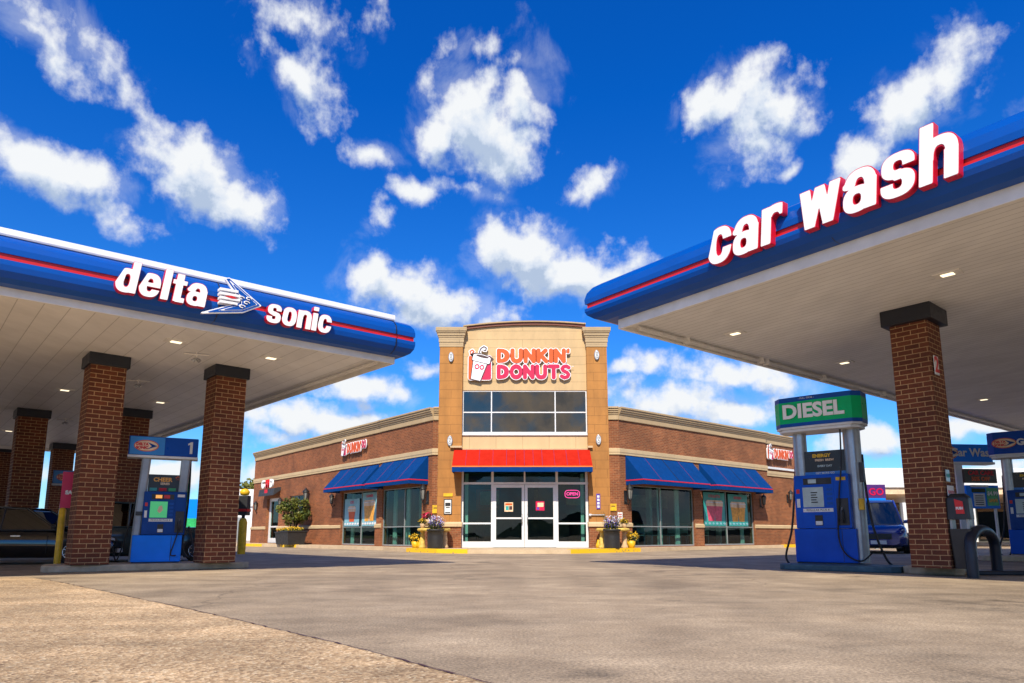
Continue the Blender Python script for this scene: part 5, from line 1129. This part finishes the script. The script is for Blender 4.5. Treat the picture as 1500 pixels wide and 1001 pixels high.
# ---------------------------------------------------------------- plants
def leaf_cloud(m,c,rad,n,size,rnd,flat=1.0):
    vs=[];fs=[]
    for i in range(n):
        while True:
            p=Vector((rnd.uniform(-1,1),rnd.uniform(-1,1),rnd.uniform(-1,1)))
            if p.length<=1: break
        p=Vector((p.x*rad[0],p.y*rad[1],p.z*rad[2]))+Vector(c); s=size*rnd.uniform(.6,1.4)
        a=Vector((rnd.gauss(0,1),rnd.gauss(0,1),rnd.gauss(0,.7))).normalized(); b=a.cross(Vector((rnd.gauss(0,1),rnd.gauss(0,1),rnd.gauss(0,1)))).normalized()
        k=len(vs); vs+=[p-a*s,p+b*s*.42,p+a*s,p-b*s*.42]; fs.append((k,k+1,k+2,k+3))
    m.add(vs,fs)
def square_pot(p,w,h,rz,label,grp=None):
    t=thing('square_planter',label,'planter',p,rz,grp); a=w/2; b=a*.84
    MB().loft([[(-b,-b,0),(b,-b,0),(b,b,0),(-b,b,0)],[(-a,-a,h),(a,-a,h),(a,a,h),(-a,a,h)],[(-a*1.06,-a*1.06,h),(a*1.06,-a*1.06,h),(a*1.06,a*1.06,h),(-a*1.06,a*1.06,h)],[(-a*1.06,-a*1.06,h+.06),(a*1.06,-a*1.06,h+.06),(a*1.06,a*1.06,h+.06),(-a*1.06,a*1.06,h+.06)],[(-a*.9,-a*.9,h+.06),(a*.9,-a*.9,h+.06),(a*.9,a*.9,h+.06),(-a*.9,a*.9,h+.06)],[(-a*.9,-a*.9,h-.02),(a*.9,-a*.9,h-.02),(a*.9,a*.9,h-.02),(-a*.9,a*.9,h-.02)]],smooth=False,caps=False).build('pot','pot black',t,bevel=.01)
    MB().box(-a*.9,a*.9,-a*.9,a*.9,h-.04,h-.0).build('soil','soil',t)
    rnd=random.Random(int(p[0]*100)); m=MB(); leaf_cloud(m,(0,0,h+.12),(a*1.05,a*1.05,.11),260,.05,rnd); m.build('foliage','leaf olive',t)
    m=MB(); leaf_cloud(m,(0,0,h+.17),(a*1.1,a*1.1,.09),260,.045,rnd); m.build('flowers','petal yellow',t)
    return t
def at_(px,py,v): return G(px,py,SW)
q1=D(425,783,33.5); q2=D(446,783,32.8)
def wl(x,y): return FL@Vector((x,y,SW))
pA=wl(-11.95,-.8); pB=wl(-10.75,-.9)
square_pot(pA,.80,.56,wmark(FL),'left one of the two black planters of yellow flowers beside the side door'); square_pot(pB,.95,.60,wmark(FL),'wider right one of the two black planters of yellow flowers beside the side door')
sb=thing('shrub','rounded yellow green shrub rising behind the two black planters','shrub',wl(-11.35,-.62)); rnd=random.Random(3)
m=MB()
for k in range(7):
    a=k*.9; m.tube([(0,0,.3),(.12*math.cos(a),.10*math.sin(a),.95),(.5*math.cos(a),.3*math.sin(a),1.5+.1*k)],[.05,.035,.012],6)
m.build('stem','bark',sb)
for n_,mt_ in ((0,'leaf green'),(1,'leaf olive')):
    m=MB()
    for k in range(17):
        c=(rnd.uniform(-.70,.70),rnd.uniform(-.35,.35),rnd.uniform(1.05,2.12)); 
        if abs(c[0])>.5 and c[2]>1.9: c=(c[0]*.6,c[1],c[2])
        leaf_cloud(m,c,(.25,.22,.22),75,.075,rnd)
    m.build('foliage',mt_,sb)
square_pot(wl(-19.6,-1.4),.8,.6,wmark(FL),'black planter at the far end of the left wing')
def flower_pot(x,y,label,tall,rs):
    t=thing('flower_pot',label,'planter',(x,y,SW)); rnd=random.Random(rs)
    MB().lathe([(0,0),(.265,0),(.28,.05),(.275,.42),(.28,.60),(.31,.61),(.31,.67),(.27,.67),(.26,.62),(0,.62)],(0,0,0),28).build('pot','pot black',t)
    m=MB()
    for k in range(46):
        a=rnd.uniform(0,6.28); r0=rnd.uniform(.0,.2); l=rnd.uniform(.25,tall); sp=rnd.uniform(.15,.42)
        p0=Vector((r0*math.cos(a),r0*math.sin(a),.62)); p1=p0+Vector((sp*math.cos(a),sp*math.sin(a),l)); w=.012
        pm=p0.lerp(p1,.5)+Vector((0,0,.06)); b=Vector((-math.sin(a),math.cos(a),0))*w
        m.add([p0-b,p0+b,pm+b,pm-b,p1],[(0,1,2,3),(3,2,4)])
    m.build('leaves','leaf green',t)
    m=MB(); leaf_cloud(m,(0,0,.80),(.30,.26,.16),260,.035,rnd); m.build('foliage','leaf dark',t)
    for mt_,n_,zz in (('petal purple',230,.86),('petal lavender',150,.98),('petal white',110,.98)):
        m=MB(); leaf_cloud(m,(rnd.uniform(-.05,.05),-.05,zz),(.30,.25,.20),n_,.028,rnd); m.build('blossoms',mt_,t)
    return t
def ring_table(x,y,label,rs):
    t=thing('round_ledge',label,'plant stand',(x,y,SW)); rnd=random.Random(rs)
    pr=[(.33,.62),(.55,.60),(.60,.63),(.60,.68),(.55,.71),(.33,.70),(.33,.62)]
    MB().lathe(pr,(0,0,0),30).build('ring_top','ledge yellow',t)
    for sx,mt_ in ((-1,'ledge yellow'),(1,'tan stone')):
        MB().lathe([(.0,0),(.12,0),(.13,.06),(.08,.16),(.095,.34),(.07,.46),(.09,.60),(0,.61)],(sx*.40,-.06,0),12).build('leg',mt_,t)
    MB().lathe([(.0,0),(.10,0),(.11,.1),(.07,.22),(.05,.3),(0,.31)],(-.50,.10,0),10).build('leg','yellow paint',t)
    return t
fx=D(638,803,24.95); flower_pot(fx.x+.05,24.38,'black pot of purple and white flowers left of the entrance',.5,5); ring_table(fx.x-.06,24.92,'round yellow rimmed ledge on short legs around the left flower pot',6)
fy=D(895,803,24.95); flower_pot(fy.x-.05,24.32,'black pot of deep purple spiky flowers right of the entrance',.78,8); ring_table(fy.x+.06,24.82,'round yellow rimmed ledge on short legs around the right flower pot',9)
def mum(x,y,z,label,rs,mt_='petal yellow',pot='tan stone',k=1):
    t=thing('small_pot',label,'potted plant',(x,y,z)); rnd=random.Random(rs)
    MB().lathe([(0,0),(.07*k,0),(.10*k,.16*k),(.085*k,.16*k),(0,.14*k)],(0,0,0),14).build('pot',pot,t); m=MB(); leaf_cloud(m,(0,0,.22*k),(.15*k,.13*k,.10*k),110,.04*k,rnd); m.build('foliage','leaf dark',t); m=MB(); leaf_cloud(m,(0,0,.25*k),(.17*k,.14*k,.10*k),120,.035*k,rnd); m.build('blossoms',mt_,t)
mum(fx.x-.46,24.80,SW+.71,'small yellow potted flowers standing on the left ledge',11); mum(fy.x+.44,24.62,SW+.71,'small yellow potted flowers standing on the right ledge',12)
mum(fx.x-.75,25.1,SW,'yellow flower pot on the pavement left of the left ledge',13,k=1.5,pot='yellow paint'); mum(fy.x+.72,24.9,SW,'bright yellow flower pot on the pavement right of the right ledge',14,k=1.7,pot='yellow paint'); mum(fx.x-.35,25.3,SW+.80,'pink potted flowers behind the left flower pot',15,'magenta',k=1.4)

# far trees
def tree(x,y,h,r,label,rs,mt_='leaf olive',n=900):
    t=thing('tree',label,'tree',(x,y,0),0,'trees beyond the station'); rnd=random.Random(rs)
    m=MB(); m.tube([(0,0,0),(.1,0,h*.35),(0,.1,h*.75)],[h*.035,h*.025,h*.01],8)
    for k in range(6): a=k*1.05; m.tube([(.05,0,h*(.3+.06*k)),(r*.6*math.cos(a),r*.6*math.sin(a),h*(.5+.07*k))],[h*.014,h*.004],6)
    m.build('trunk','bark',t); m=MB()
    for k in range(16):
        a=rnd.uniform(0,6.28); q=rnd.uniform(.1,.8)*r; c=(q*math.cos(a),q*math.sin(a),h*rnd.uniform(.42,.92)); leaf_cloud(m,c,(r*.38,r*.38,h*.12),n//16,h*.04,rnd)
    m.build('crown',mt_,t)
pp=D(365,745,62); 
for i,(px,dep,h,r,l,mm) in enumerate(((366,62,5.6,1.5,'small olive tree just left of the shop wing','leaf olive'),(352,70,2.2,1.4,'low bright bush beyond the yellow bollard','leaf green'),(70,75,2.6,2.0,'low tree on the grass between the left columns','leaf olive'),(45,90,3.2,2.2,'bushy tree under the ridge at the far left','leaf green'),(1300,80,4.2,2.6,'bare brown tree above the blue pickup','leaf olive'),(1322,86,4.6,2.2,'second brown tree behind the pickup truck','leaf olive'),(1420,60,4.2,2.2,'olive tree behind the notice board','leaf olive'),(1448,62,3.6,2.0,'dark tree behind the far pump','leaf dark'))):
    q=D(px,783,dep); tree(q.x,dep,h,r,l,20+i,mm)
pp=D(362,735,58); t=thing('storage_shed','small white flat roofed shed beyond the left wing','building',(pp.x-.2,58,0)); MB().box(-1.3,1.3,-1,1,0,2.9).build('wall','building white',t); MB().box(-1.45,1.45,-1.15,1.15,2.9,4.3).build('roof_box','building white',t); MB().box(-.4,.4,-1.02,-1.0,0,2.0).build('door','frame grey',t)
